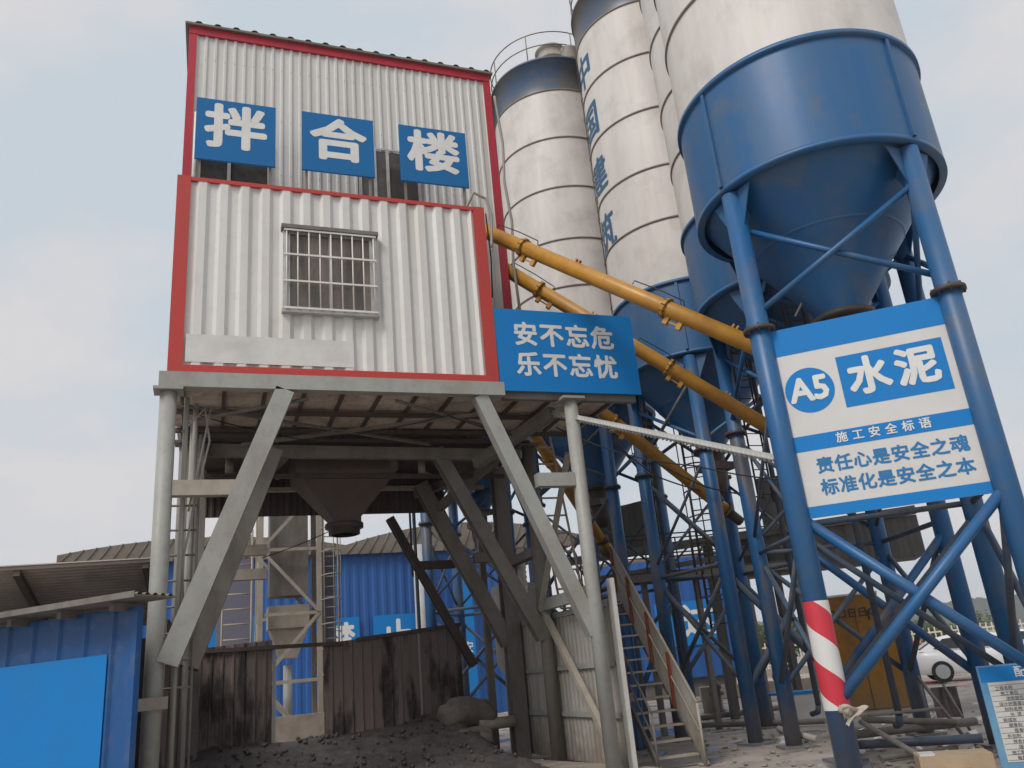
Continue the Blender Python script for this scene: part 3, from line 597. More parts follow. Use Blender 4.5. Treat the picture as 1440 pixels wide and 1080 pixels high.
# white strut from the platform to the nearest silo
q0, q1 = Vector((6.6, 15.1, 7.0)), fl+Vector((-.1, .1, 4.62))
t = thing('lattice_strut', 'slender pale strut reaching from the deck to the silo leg', 'strut', q0)
b = B(); b.angle(q0, q1, .085, .014); b.build('rail', 'ash', t)
b = B()
for i in range(60): f = (i+.5)/60; b.tube(lerp(q0, q1, f)+Vector((0, 0, .035)), lerp(q0, q1, f+.006)-Vector((0, 0, .045)), .03, 5)
b.build('lacing', 'ash', t)
b = B(); b.beam((6.62, 15.0, 7.0), (5.6, 17.3, 6.5), .2, .24); b.build('side_beam', 'dimgrey', pf)

# ------------------------------------------------------------------ ribbed side wall under the platform
XW = 7.24
t = thing('sheet_wall', 'dusty pale ribbed wall standing between the right posts', 'wall', (XW, 17, .1))
b = B(); b.corr((XW, 14.7, .12), (0, 1, 0), (0, 0, 1), 6.3, 3.0, .2, .022, (-1, 0, 0)); b.build('sheet', 'sheetgrey', t)
b = B(); b.box(XW-.03, 14.52, .12, XW+.06, 14.69, 3.5); b.build('edge_post', 'palewhite', t)
for z in (1.9, .98, 3.0): 
    b = B(); b.box(XW-.07, 14.75, z, XW-.035, 21, z+.1); b.build('girt', 'grey', t)
for z in (3.05, 1.25):
    b = B(); b.box(XW+.065, 14.53, z, XW+.15, 14.65, z+.16); b.build('hinge', 'darksteel', t)
b = B(); b.obox((5.6, 20.6, 0), (1.4, -6.4, 0), (.6, .1, 0), (0, 0, .14)); tag(b.build('concrete_kerb', 'concrete'), 'low mud-covered concrete kerb at the foot of the pale ribbed wall', 'kerb')

# ------------------------------------------------------------------ passage: dark stained screens, gravel, sacks
YR = 21.2
t = thing('dark_screen', 'stained dark sheet screen on the left of the lit gap', 'screen', (.5, YR, 0), 'dark splash screens below the hopper')
b = B(); b.corr((-.6, YR, .1), (1, 0, 0), (0, 0, 1), 2.02, lambda a: 3.0+.05*a, .24, .03, (0, -1, 0), prof=((0, 0), (.6, 0), (.68, 1), (.85, 1), (.93, 0))); b.build('sheet', 'darkwall', t)
b = B(); b.box(1.43, YR-.05, .1, 1.5, YR+.03, 3.05); b.build('edge_post', 'wire', t)
b = B(); b.beam((-.6, YR-.03, 3.06), (3.1, YR-.03, 3.0), .1, .09); b.build('top_rail', 'skirt', t)
t = thing('dark_screen', 'longer stained brown sheet screen on the right of the lit gap', 'screen', (4.2, YR, 0), 'dark splash screens below the hopper')
b = B(); b.corr((2.62, YR, .1), (1, 0, 0), (0, 0, 1), 3.45, lambda a: 2.92+.07*a, .24, .03, (0, -1, 0), prof=((0, 0), (.6, 0), (.68, 1), (.85, 1), (.93, 0))); b.build('sheet', 'darkwall', t)
b = B(); b.beam((3.4, YR-.04, 3.06), (6.1, YR-.04, 3.24), .09, .09); b.build('top_rail', 'skirt', t)
b = B(); b.box(4.95, YR-.035, .5, 5.0, YR-.0301, 3.1); b.build('joint_strip', 'wire', t)
t = thing('dark_screen', 'dark side screen seen edge-on behind the left slanted strut', 'screen', (-.6, 18, 0), 'dark splash screens below the hopper')
b = B(); b.corr((-.66, 15.2, .1), (0, 1, 0), (0, 0, 1), 5.9, 3.2, .24, .03, (1, 0, 0)); b.build('sheet', 'darkwall', t)
b = B(); rows = []
for j in range(70):
    y = 14.0+j*.105; row = []
    for i in range(100):
        x = -.55+i*.073
        h = .52+.45*max(0, min(1, (y-16.5)/4))+.22*math.exp(-((x-5.6)**2)/1.2)*max(0, min(1, (y-16)/3))
        h += .10*noise.noise(Vector((x*.9, y*.9, 2)))+.06*noise.noise(Vector((x*3.3, y*3.3, 5)))+.03*noise.noise(Vector((x*9, y*9, 1)))
        e = min(1, max(0, (6.4-.22*(y-14)*0-x)/1.0)); h *= e*min(1, (y-14)/1.5+.3)
        row.append((x, y, h-.03))
    rows.append(row)
b.grid(rows); tag(b.build('gravel', 'gravel'), kind='stuff')
rs = random.Random(3); b = B()
for i in range(260):
    x = rs.uniform(-.4, 6.0); y = rs.uniform(15.5, 21); r = rs.uniform(.015, .055)*(1.5 if y > 19.5 else 1)
    h = .52+.45*max(0, min(1, (y-16.5)/4))+.22*math.exp(-((x-5.6)**2)/1.2)*max(0, min(1, (y-16)/3))+.10*noise.noise(Vector((x*.9, y*.9, 2)))+.06*noise.noise(Vector((x*3.3, y*3.3, 5)))
    h *= min(1, max(0, 6.4-x))
    g = bmesh.ops.create_icosphere(b.bm, subdivisions=1, radius=r)
    for v in g['verts']: v.co = Vector((v.co.x*rs.uniform(.7, 1.3), v.co.y*rs.uniform(.7, 1.3), v.co.z*.8))+Vector((x, y, h+.01))
tag(b.build('rubble', 'gravel'), kind='stuff')
def sack(label, c, rx, ry, rz, seed, droop=.3, m='sack'):
    b = B(); g = bmesh.ops.create_icosphere(b.bm, subdivisions=4, radius=1)
    for v in g['verts']:
        d = v.co.copy(); k = 1+.28*noise.noise(d*1.3+Vector((seed, 0, 0)))+.12*noise.noise(d*3.5+Vector((0, seed, 0)))
        f = lambda t, e: math.copysign(abs(t)**e, t)
        v.co = Vector((f(d.x, .75)*rx*k, f(d.y, .75)*ry*k, f(d.z, .8)*rz*k - droop*max(0, d.x)**2*rz))+Vector(c)
    for f in b.bm.faces: f.smooth = True
    return tag(b.build('sack', m), label, 'sack', 'dusty sacks on the gravel')
p = S(655, 1002, Y=19.6); sack('larger grey dusty sack slumped over the gravel by the posts', p, .62, .45, .34, 1.3)
p = S(668, 1036, Y=18.6); sack('smaller dusty sack lying below the bigger one', p, .42, .4, .2, 5.1, .5)
p = S(690, 1018, Y=19.3); b = B(); b.tube(p-Vector((.3, 0, 0)), p+Vector((.6, .1, 0)), .13, 14); tag(b.build('drain_pipe', 'beige'), 'short pale pipe end sticking out beside the dusty sacks', 'pipe')

# ------------------------------------------------------------------ stair on the right
t = thing('stair', 'steep steel stair with grey side sheet and rusty red posts', 'stair', (8.5, 16, 0))
bt, tp = Vector((8.78, 14.65, 0)), Vector((9.17, 18.2, 3.62)); run = tp-bt; sd_ = Vector((-1, .1, 0)).normalized()*.95
up = Vector((0, 0, 1))
dl = Vector((run.x, run.y, 0)).normalized()
b = B(); b.prism([bt+up*.0, bt+up*1.04, tp+up*1.02, tp-up*.12], sd_.normalized()*-.02); b.build('side_sheet', 'sheetgrey', t)
for k, s in enumerate((Vector((0, 0, 0)), sd_)):
    b = B(); b.beam(bt+s-sd_.normalized()*.03-up*.02, tp+s-sd_.normalized()*.03-up*.15, .05, .15); b.build('stringer', 'dimgrey', t)
b = B(); b.tube(bt+up*0, bt+up*1.1, .028, 8); b.tube(bt+up*1.1, tp+up*1.08, .03, 8); b.tube(bt+up*.62-sd_.normalized()*-.03, tp+up*.6-sd_.normalized()*-.03, .02, 8); b.build('handrail', 'beige', t)
b = B(); s = sd_; b.tube(bt+s, bt+s+up*1.0, .024, 8); b.tube(bt+s+up*1.0, tp+s+up*.98, .024, 8); b.tube(bt+s+up*.52, tp+s+up*.5, .02, 8)
for f in (.3, .6, .9): b.tube(lerp(bt, tp, f)+s, lerp(bt, tp, f)+s+up*1, .02, 8)
b.build('handrail', 'dimgrey', t)
for f in (.28, .52, .76, .985):
    c = lerp(bt, tp, f)+sd_.normalized()*.035
    b = B(); b.beam(c, c+up*1.06, .035, .09, dl); b.build('rail_post', 'redrust', t)
for i in range(14):
    c = lerp(bt, tp, (i+.7)/14.2)
    b = B(); b.obox(c+sd_.normalized()*.03, sd_*.94, dl*.22, up*.035); b.build('tread', 'beige', t)
b = B(); b.obox(tp+up*0.02+sd_, -sd_*1.0, dl*1.5, up*.05); b.build('landing', 'dimgrey', t)
b = B()
for s in (Vector((0, 0, 0)), sd_): b.tube(tp+s+dl*1.3, tp+s+dl*1.3-up*3.6, .05, 8)
b.build('landing_post', 'dimgrey', t)
# small blue cabin under the stair
t = thing('blue_cabin', 'low dark blue ribbed cabin behind the stair treads', 'cabin', (9, 19, 0))
b = B(); b.corr((8.2, 18.75, 0), (1, 0, 0), (0, 0, 1), 1.55, 3.1, .2, .03, (0, -1, 0)); b.build('front_wall', 'bluesheet', t)
b = B(); b.box(8.22, 18.8, 0, 8.28, 20.5, 3.08); b.box(9.67, 18.8, 0, 9.73, 20.5, 3.08); b.build('side_wall', 'bluesheet', t)
b = B(); b.box(8.15, 18.65, 3.11, 9.8, 20.6, 3.16); b.build('roof', 'gallery', t)

# rung ladder and stuff between the posts
t = thing('cage_ladder', 'pale rung ladder standing behind the right round post', 'ladder', (7.6, 17.6, 0))
b = B()
for x in (7.35, 7.95): b.tube((x, 17.4, 3.2), (x-.3, 17.9, 8.3), .03, 8)
b.build('stile', 'beige', t)
for k in range(12):
    f = k/12; b = B(); b.tube(lerp((7.35, 17.4, 3.2), (7.05, 17.9, 8.3), f), lerp((7.95, 17.4, 3.2), (7.65, 17.9, 8.3), f), .024, 6); b.build('rung', 'beige', t)

# water tank / machinery on a mezzanine behind the posts
t = thing('admixture_tank', 'dim grey tank on legs behind the round posts', 'tank', (8.0, 21.5, 0))
b = B(); b.lathe([(.75, 4.2), (.75, 2.2), (.2, 1.4)], 28, 8.0, 21.8, False, True); b.build('vessel', 'sheetgrey', t)
for a in range(4):
    b = B(); b.beam((8+.6*math.cos(a*1.57+.7), 21.8+.6*math.sin(a*1.57+.7), 0), (8+.6*math.cos(a*1.57+.7), 21.8+.6*math.sin(a*1.57+.7), 2.6), .08, .08); b.build('leg', 'dimgrey', t)
t = thing('flexible_duct', 'ribbed silvery duct hanging between the dusty posts', 'duct', (7.35, 19.3, 4))
b = B(); b.lathe([(.12+.025*(i % 2), 3.75+i*.06) for i in range(20)], 14, 7.3, 19.6); b.build('hose', 'alu', t)
t = thing('pump_motor', 'small blue motor on a bracket beside the wide post', 'motor', (6.3, 19.6, 5.2))
p = S(672, 705, Y=20.2); b = B(); b.tube(p+Vector((-.3, 0, -.1)), p+Vector((.25, .1, .22)), .2, 14); b.tube(p+Vector((.25, .1, .22)), p+Vector((.38, .12, .3)), .12, 10); b.build('casing', 'blue', t)
b = B(); b.beam(p+Vector((-.3, 0, -.35)), p+Vector((.6, 0, -.3)), .3, .06); b.build('bracket', 'dimgrey', t)

# ------------------------------------------------------------------ elevator tower behind the gap
t = thing('elevator_tower', 'dusty beige lattice tower with a caged ladder behind the screens', 'tower', (2.3, 28, 0))
EY0, EY1, EX0, EX1 = 27.2, 28.8, 1.45, 3.25
for x in (EX0, EX1):
    for y in (EY0, EY1):
        b = B(); b.beam((x, y, 0), (x, y, 11), .15, .15); b.build('corner_post', 'beige', t)
for k in range(5):
    z = .2+k*2.0
    for y in (EY0, EY1):
        b = B(); b.beam((EX0, y, z+.1), (EX1, y, z+.1), .08, .1); b.build('cross_bar', 'beige', t)
        b = B(); b.beam((EX0, y-.06, z+.1) if k % 2 else (EX1, y-.06, z+.1), (EX1, y-.06, z+2.1) if k % 2 else (EX0, y-.06, z+2.1), .07, .1); b.build('diagonal', 'beige', t)
    b = B(); b.beam((EX0, EY0, z), (EX0, EY1, z+2), .07, .07); b.beam((EX1, EY0, z+2), (EX1, EY1, z), .07, .07); b.build('diagonal', 'beige', t)
b = B(); b.box(1.75, 27.6, 4.9, 2.95, 28.5, 10.8); b.build('casing', 'dimgrey', t); b = B(); b.box(1.72, 27.55, 3.9, 2.98, 28.5, 4.6); b.prism([(1.75, 27.6, 3.895), (2.1, 27.6, 3.0), (2.6, 27.6, 3.0), (2.95, 27.6, 3.895)], (0, .8, 0)); b.build('boot', 'beige', t)
b = B(); b.tube((2.35, 28, .1), (2.35, 28, 2.8), .14, 14); b.build('discharge_pipe', 'ash', t)
b = B()
for x in (3.38, 3.86): b.tube((x, 27.3, .3), (x, 27.3, 11), .03, 6)
for k in range(33): b.tube((3.38, 27.3, .6+k*.32), (3.86, 27.3, .6+k*.32), .018, 5)
b.build('ladder', 'beige', t)
b = B()
for k in range(12): b.path([(3.62+.32*math.cos(a), 27.3-.8*max(0, math.sin(a)), 2.4+k*.75) for a in [j*math.pi/8 for j in range(9)]], .02, 5)
for a in (.6, 1.57, 2.5): b.tube((3.62+.32*math.cos(a), 27.3-.8*math.sin(a), 2.4), (3.62+.32*math.cos(a), 27.3-.8*math.sin(a), 10.7), .016, 5)
b.build('ladder_cage', 'beige', t)
b = B()
for x in (.35, 1.2): b.tube((x, 27.4, .2), (x, 27.4, 7), .035, 6)
for k in range(15): b.tube((.35, 27.4, .5+k*.45), (1.2, 27.4, .5+k*.45), .026, 5)
b.build('ladder', 'beige', t)
b = B(); b.box(.2, 29.5, .1, 1.35, 29.6, 6.4); b.build('back_sheet', mat('violet_grey_sheet', (.16, .16, .21), .6), t)
b = B(); b.box(3.4, 28.6, .1, 3.95, 28.7, 6.4); b.build('back_sheet', mat('violet_grey_sheet_dim', (.15, .15, .20), .6), t)
b = B(); b.box(1.0, 26.4, .2, 3.4, 26.7, 1.35); tag(b.build('concrete_wall', 'concrete', bevel=.02), 'low pale concrete block behind the lit gap', 'wall')

# ------------------------------------------------------------------ blue sheds far behind
t = thing('far_shed', 'long blue shed with arched old grey roofs behind the mixing tower', 'shed', (6, 46, 0))
b = B(); b.corr((-9, 45, 0), (1, 0, 0), (0, 0, 1), 26, 8.75, .5, .05, (0, -1, 0)); b.build('front_wall', 'bgblue', t)
for xa, xb, rise in ((-7, 6.75, .65), (6.75, 21, 1.05)):
    b = B(); rows = []
    for k in range(25):
        f = k/24; x = xa+(xb-xa)*f; z = 9.2+rise*(1-(2*f-1)**2)
        rows.append([(x, 44.6, z), (x, 70, z)])
    b.grid(rows); rows = [[(x, y, z-.18) for x, y, z in r] for r in rows]; b.grid(rows)
    for k in range(24): b.face([(xa+(xb-xa)*k/24, 44.6, 9.2+rise*(1-(2*k/24-1)**2)), (xa+(xb-xa)*(k+1)/24, 44.6, 9.2+rise*(1-(2*(k+1)/24-1)**2)), (xa+(xb-xa)*(k+1)/24, 44.6, 8.7), (xa+(xb-xa)*k/24, 44.6, 8.7)])
    for k in range(1, 24): f = k/24; x = xa+(xb-xa)*f; z = 9.2+rise*(1-(2*f-1)**2); b.tube((x, 44.58, z+.02), (x-.55, 44.58, 8.72), .035, 5)
    b.build('arched_roof', 'roofgrey', t)
for x in (10.6,):
    b = B(); b.tube((x, 44.3, 0), (x, 44.3, 9), .3, 16); b.build('downpipe', 'ash', t)
for ch, x0_, z_ in (('严', 1.1, 4.75), ('禁', 6.25, 4.35), ('止', 9.3, 4.35)):
    b = B(); b.box(x0_-1.15, 44.8, z_-1.1, x0_+1.15, 44.88, z_+1.1); tt = tag(b.build('wall_placard', 'signblue'), {'严': 'light blue placard half hidden beside the left slanted strut', '禁': 'light blue placard reading 禁 above the dark screen', '止': 'light blue placard with 止 partly behind the dark screen'}[ch], 'sign', 'character placards on the far blue shed')
    b = B(); text(b, ch, (x0_+.1, 44.8, z_-.1), (1, 0, 0), (0, 0, 1), 1.7, bold=.03); b.build('lettering', 'letter', tt)
b = B(); b.box(12.6, 43.9, 1.2, 13.4, 43.96, 8.0); tt = tag(b.build('banner', 'signblue'), 'tall narrow light blue banner with small white characters behind the dusty posts', 'banner')
b = B()
for i, ch in enumerate('安'): b = B(); text(b, ch, (13.0, 43.9, 3.4), (1, 0, 0), (0, 0, 1), .6, bold=.02); b.build('lettering', 'letter', tt)
t = thing('far_shed', 'blue shed wall seen between the silo legs', 'shed', (23, 38.5, 0))
d_ = Vector((2.2, -1.4, 0)).normalized(); o_ = Vector((19.5, 41, .9))
b = B(); b.corr(o_, d_, (0, 0, 1), 6.6, 6.0, .5, .05, (-.53, -.85, 0)); b.build('front_wall', 'bgblue', t)
b = B(); b.obox(o_-d_*.3+up*6.0, d_*7.2, (1.5, 2.4, 0), (0, 0, .15)); b.build('roof', 'roofgrey', t)
b = B(); b.obox(o_+Vector((.2, .2, -.9)), d_*6.4, (.3, .45, 0), (0, 0, .9)); b.build('base', 'gallery', t)
nn_ = Vector((-.53, -.85, 0)).normalized()
b = B(); b.obox(o_+d_*2.9+nn_*.08+up*1.55, d_*3.5, nn_*.05, up*2.2); tt = tag(b.build('wall_placard', 'signblue'), 'light blue placard with a white character between the silo legs', 'sign', 'character placards on the far blue shed')
b = B(); text(b, '达', o_+d_*5.1+nn_*.135+up*2.65, d_, (0, 0, 1), 1.7, bold=.03); b.build('lettering', 'letter', tt)

# ------------------------------------------------------------------ left blue shed and canopy
t = thing('blue_shed', 'blue sheet shed with a bare light blue plate and low tin roof', 'shed', (-2, 14, 0))
sn = Vector((-.682, -.731, 0)); su = Vector((.731, -.682, 0)); so_ = Vector((-1.3, 13.6, 0))
def sh(x, y): return S(x, y, P=so_, N=sn)
e_ = sh(195, 848); k0 = (e_-so_).dot(su)
b = B(); b.corr(so_+su*(k0-7), su, (0, 0, 1), 7, 3.34, .55, .04, sn, prof=((0, 0), (.80, 0), (.85, 1), (.93, 1), (.98, 0))); b.build('front_wall', 'bluesheet', t)
b = B(); b.obox(so_+su*(k0-.05)+sn*.05, su*.1, -sn*.1, up*3.34); b.build('corner_trim', 'bluesheet', t)
rz = 3.44; b = B(); b.corr(so_+su*(k0-7.5)+sn*.5+up*rz, -sn, Vector(su)-up*.0, .75, 7.95, .14, .03, (0, 0, 1)); b.build('roof', 'roofgrey', t)
b = B(); b.obox(so_+su*(k0-7.5)+sn*.51+up*(rz-.045), su*7.97, sn*.015, up*.085); b.build('drip_edge', 'dimgrey', t)
for i in range(7):
    p = so_+su*(k0-.22-1.05*i)+up*(rz-.10); b = B(); b.beam(p+sn*.28, p-sn*.2, .09, .1); b.build('rafter', 'dimgrey', t)
q_ = sh(155, 925); a_ = (q_-so_).dot(su)
b = B(); b.obox(so_+su*(a_-4.2)+sn*.048+up*.1, su*4.2, sn*.012, up*2.62); b.build('plate', 'signblue', t)
t = thing('tin_canopy', 'brown tin canopy on square tubes behind the blue shed', 'canopy', (-3, 16, 4.5))
c0, c1 = S(-40, 800, Y=15.2), S(214, 783, Y=15.2); zc = c1.z
for k in range(3):
    pass
b = B(); b.corr((-9, 15.2, zc-.19), (0, 1, -.24), (1, 0, .02), 3.4, 8.05, .13, .035, (0, -.24, -1)); b.build('sheet', mat('brown_tin', (.40, .345, .305), .6, dirt=(.24, .2, .17), damt=.6, dscale=1.2), t)
for x in (-6.9, -4.9, -2.95, -1.05):
    b = B(); b.beam((x, 15.25, zc-.28+(x+9)*.02), (x+.1, 18.5, zc-.28+(x+9)*.02-.24*3.3), .1, .12); b.build('rafter', 'skirt', t)
for x in (-8, -1.2):
    b = B(); b.beam((x, 18.4, 0), (x, 18.4, zc-1.1), .12, .12); b.build('post', 'skirt', t)
# the foot of the left post wears a clamp band
b = B(); b.box(-1.02, YF-.1, 1.9, -.56, YF-.04, 2.08); b.build('clamp_plate', 'beige', pf)

# ------------------------------------------------------------------ belt gallery behind the silos
t = thing('belt_gallery', 'dark grey sheeted conveyor gallery crossing behind the silo legs', 'gallery', (16, 22, 4))
g0, g1 = Vector((12.2, 25.3, 0)), Vector((20.3, 19.3, 0)); gd = (g1-g0).normalized(); gn = Vector((gd.y, -gd.x, 0))
if gn.dot(-g0) < 0: gn = -gn
def gq(x, z): return g0+gd*x+up*z
b = B(); b.corr(gq(0, 5.45), gd, (0, 0, 1), 2.3, lambda a: 1.4+.1*a, .6, .02, gn); b.build('sheet', 'gallery', t); b = B(); b.corr(gq(4.6, 4.15), gd, (0, 0, 1), 5.4, lambda a: 1.25, .6, .02, gn); b.build('sheet', 'gallery', t); b = B(); b.corr(gq(5.5, 5.5), gd, (0, 0, 1), 1.1, lambda a: 1.7, .5, .02, gn); b.build('sheet', 'gallery', t)
b = B(); b.obox(gq(0, 5.6)-gn*.06, gd*2.25, -gn*1.8, up*1.1); b.obox(gq(4.65, 4.2)-gn*.06, gd*5.3, -gn*1.8, up*1.1); b.obox(gq(5.55, 5.5)-gn*.06, gd*1, -gn*1.4, up*1.6); b.build('inner_wall', 'gallery', t)
b = B(); b.beam(gq(-1.5, 5.3), gq(10, 5.55), .25, .25); b.beam(gq(0, 4.6)+gn*.3, gq(6, 4.9)+gn*.3, .12, .16); b.build('side_beam', 'dimgrey', t)
for x in (.5, 3.6, 5.6):
    for e in (.4, 1.4): b = B(); b.beam(gq(x, 0)-gn*e, gq(x, 5.5)-gn*e, .2, .2); b.build('trestle', 'gallery', t)
b = B()
for i in range(7): b.beam(gq(i*.8, 4.7)+gn*.3, gq(i*.8+.8 if i % 2 else i*.8+.4, 5.4)+gn*.3, .06, .06)
b.build('lacing', 'dimgrey', t)
t = thing('inspection_walkway', 'dark grated walkway with thin rails between the silo legs', 'walkway', (12, 22, 4.5))
w0, w1 = Vector((11.0, 20.9, 4.2)), Vector((17.2, 20.6, 4.35))
b = B(); wd = (w1-w0).normalized(); wn = Vector((-wd.y, wd.x, 0)); b.obox(w0, w1-w0, wn*.9, up*.06); b.build('grating', 'darksteel', t)
b = B(); b.beam(w0-up*.1, w1-up*.1, .1, .2); b.beam(w0+wn*.9-up*.1, w1+wn*.9-up*.1, .1, .2); b.build('bearer', 'dimgrey', t)
for s in (0, .9):
    b = B()
    for z in (.55, 1.1): b.tube(w0+wn*s+up*z, w1+wn*s+up*z, .022, 6)
    for k in range(7): b.tube(lerp(w0, w1, k/6)+wn*s, lerp(w0, w1, k/6)+wn*s+up*1.1, .022, 6)
    b.build('rail', 'darksteel', t)
b = B()
for k in range(4): b.beam(lerp(w0, w1, .1+k*.27)+wn*.45-up*4.3, lerp(w0, w1, .1+k*.27)+wn*.45-up*.1, .14, .14)
b.build('post', 'dimgrey', t)

# ------------------------------------------------------------------ yard behind the silos
t = thing('yellow_bin', 'tall ochre yellow steel bin behind the blue legs', 'bin', (18.2, 20.5, 0))
yo = S(1190, 1000, Z=0); yu = Vector((.75, -.66, 0)).normalized(); yn = Vector((yu.y, -yu.x, 0)).normalized()
if yn.dot(-yo) < 0: yn = -yn
yw, yh = 1.55, 3.25
b = B(); b.obox(yo, yu*yw, -yn*1.6, up*yh); b.build('body', 'ochre', t, bevel=.01)
b = B(); b.obox(yo+yu*(yw+.003), yu*.5, -yn*1.6, up*2.9) ; b.build('side_body', 'ochre', t, bevel=.01)
b = B(); b.obox(yo+yn*.02-yu*.02+up*yh, yu*(yw+.04), -yn*1.64, up*.06); b.build('rim', 'palewhite', t)
b = B(); b.obox(yo+yu*.8+yn*.012, yu*.02, -yn*.01, up*yh*.8); b.obox(yo+yu*.1+yn*.04+up*2.7, yu*.05, yn*-.03, up*.3)
b.build('door_edge', 'darksteel', t)
b = B(); text(b, '口口日日Q', yo+yu*.72+yn*.01+up*2.72, yu, (0, 0, 1), .3, bold=.015); b.build('lettering', 'letterdark', t); b = B(); text(b, '11', yo+yu*1.3+yn*.01+up*2.62, yu, (0, 0, 1), .42, bold=.015); b.build('lettering', 'letterdark', t); b = B(); text(b, '一 · · · · 一', yo+yu*.65+yn*.01+up*2.45, yu, (0, 0, 1), .14, bold=.01); b.build('lettering', 'letterdark', t)

t = thing('picket_fence', 'cream white picket fence along the far edge of the yard', 'fence', (50, 52, 0))
f0, f1 = Vector((27, 60, 0)), Vector((78, 38, 0)); fd = (f1-f0).normalized(); nf = int((f1-f0).length/.42)
b = B()
for i in range(nf): c = f0+fd*i*.42; b.beam(c+up*.5, c+up*2.35, .09, .05)
b.build('pickets', 'fence', t)['kind'] = 'stuff'
for z in (.75, 2.0):
    b = B(); b.beam(f0+up*z, f1+up*z, .06, .1); b.build('rail', 'fence', t)
b = B(); b.beam(f0+up*.24, f1+up*.24, .3, .5); b.build('plinth', 'concrete', t)

def tree(label, x, y, h, w, seed):
    t = thing('tree', label, 'tree', (x, y, 0), 'trees beyond the picket fence'); rs = random.Random(seed)
    b = B(); b.tube((x, y, 0), (x+.2, y, h*.55), .2, 8, .1)
    for k in range(6): a = rs.uniform(0, 6.3); b.tube((x+.1, y, h*(.3+.05*k)), (x+math.cos(a)*w*.35, y+math.sin(a)*w*.35, h*rs.uniform(.6, .85)), .07, 6, .02)
    b.build('trunk', 'bark', t)
    b = B(); cl = [(Vector((x+rs.uniform(-.5, .5)*w, y+rs.uniform(-.5, .5)*w, h*rs.uniform(.35, .95))), rs.uniform(.14, .28)*w) for _ in range(16)]
    for c, r in cl:
        for _ in range(110):
            d = Vector((rs.gauss(0, 1), rs.gauss(0, 1), rs.gauss(0, 1))).normalized()*r*rs.uniform(.55, 1.05); p = c+d; s = rs.uniform(.10, .22)
            e1 = Vector((rs.gauss(0, 1), rs.gauss(0, 1), rs.gauss(0, 1))).normalized(); e2 = e1.orthogonal().normalized()
            b.face([p-e1*s, p-e2*s*.6, p+e1*s, p+e2*s*.6])
    b.build('crown', 'leaf', t)
for i, (px, D, h, w) in enumerate(((1083, 78, 3.6, 4), (1100, 84, 4.0, 4), (1064, 84, 3.2, 4), (1236, 84, 3.8, 3.4), (1262, 88, 3.0, 4), (1300, 95, 2.9, 5), (1340, 100, 3.2, 5))):
    d = ray(px, 900); d = Vector((d.x, d.y, 0)).normalized()*D
    tree(['bushy green tree left of the striped leg, beyond the fence', 'taller green tree between two silo legs beyond the fence', 'low green tree at the left end of the fence', 'green tree peeping out right of the ochre bin', 'low wide tree behind the ochre bin', 'low tree beyond the fence above the red car', 'farthest low tree beyond the fence above the white car'][i], d.x, d.y, h, w, 20+i)

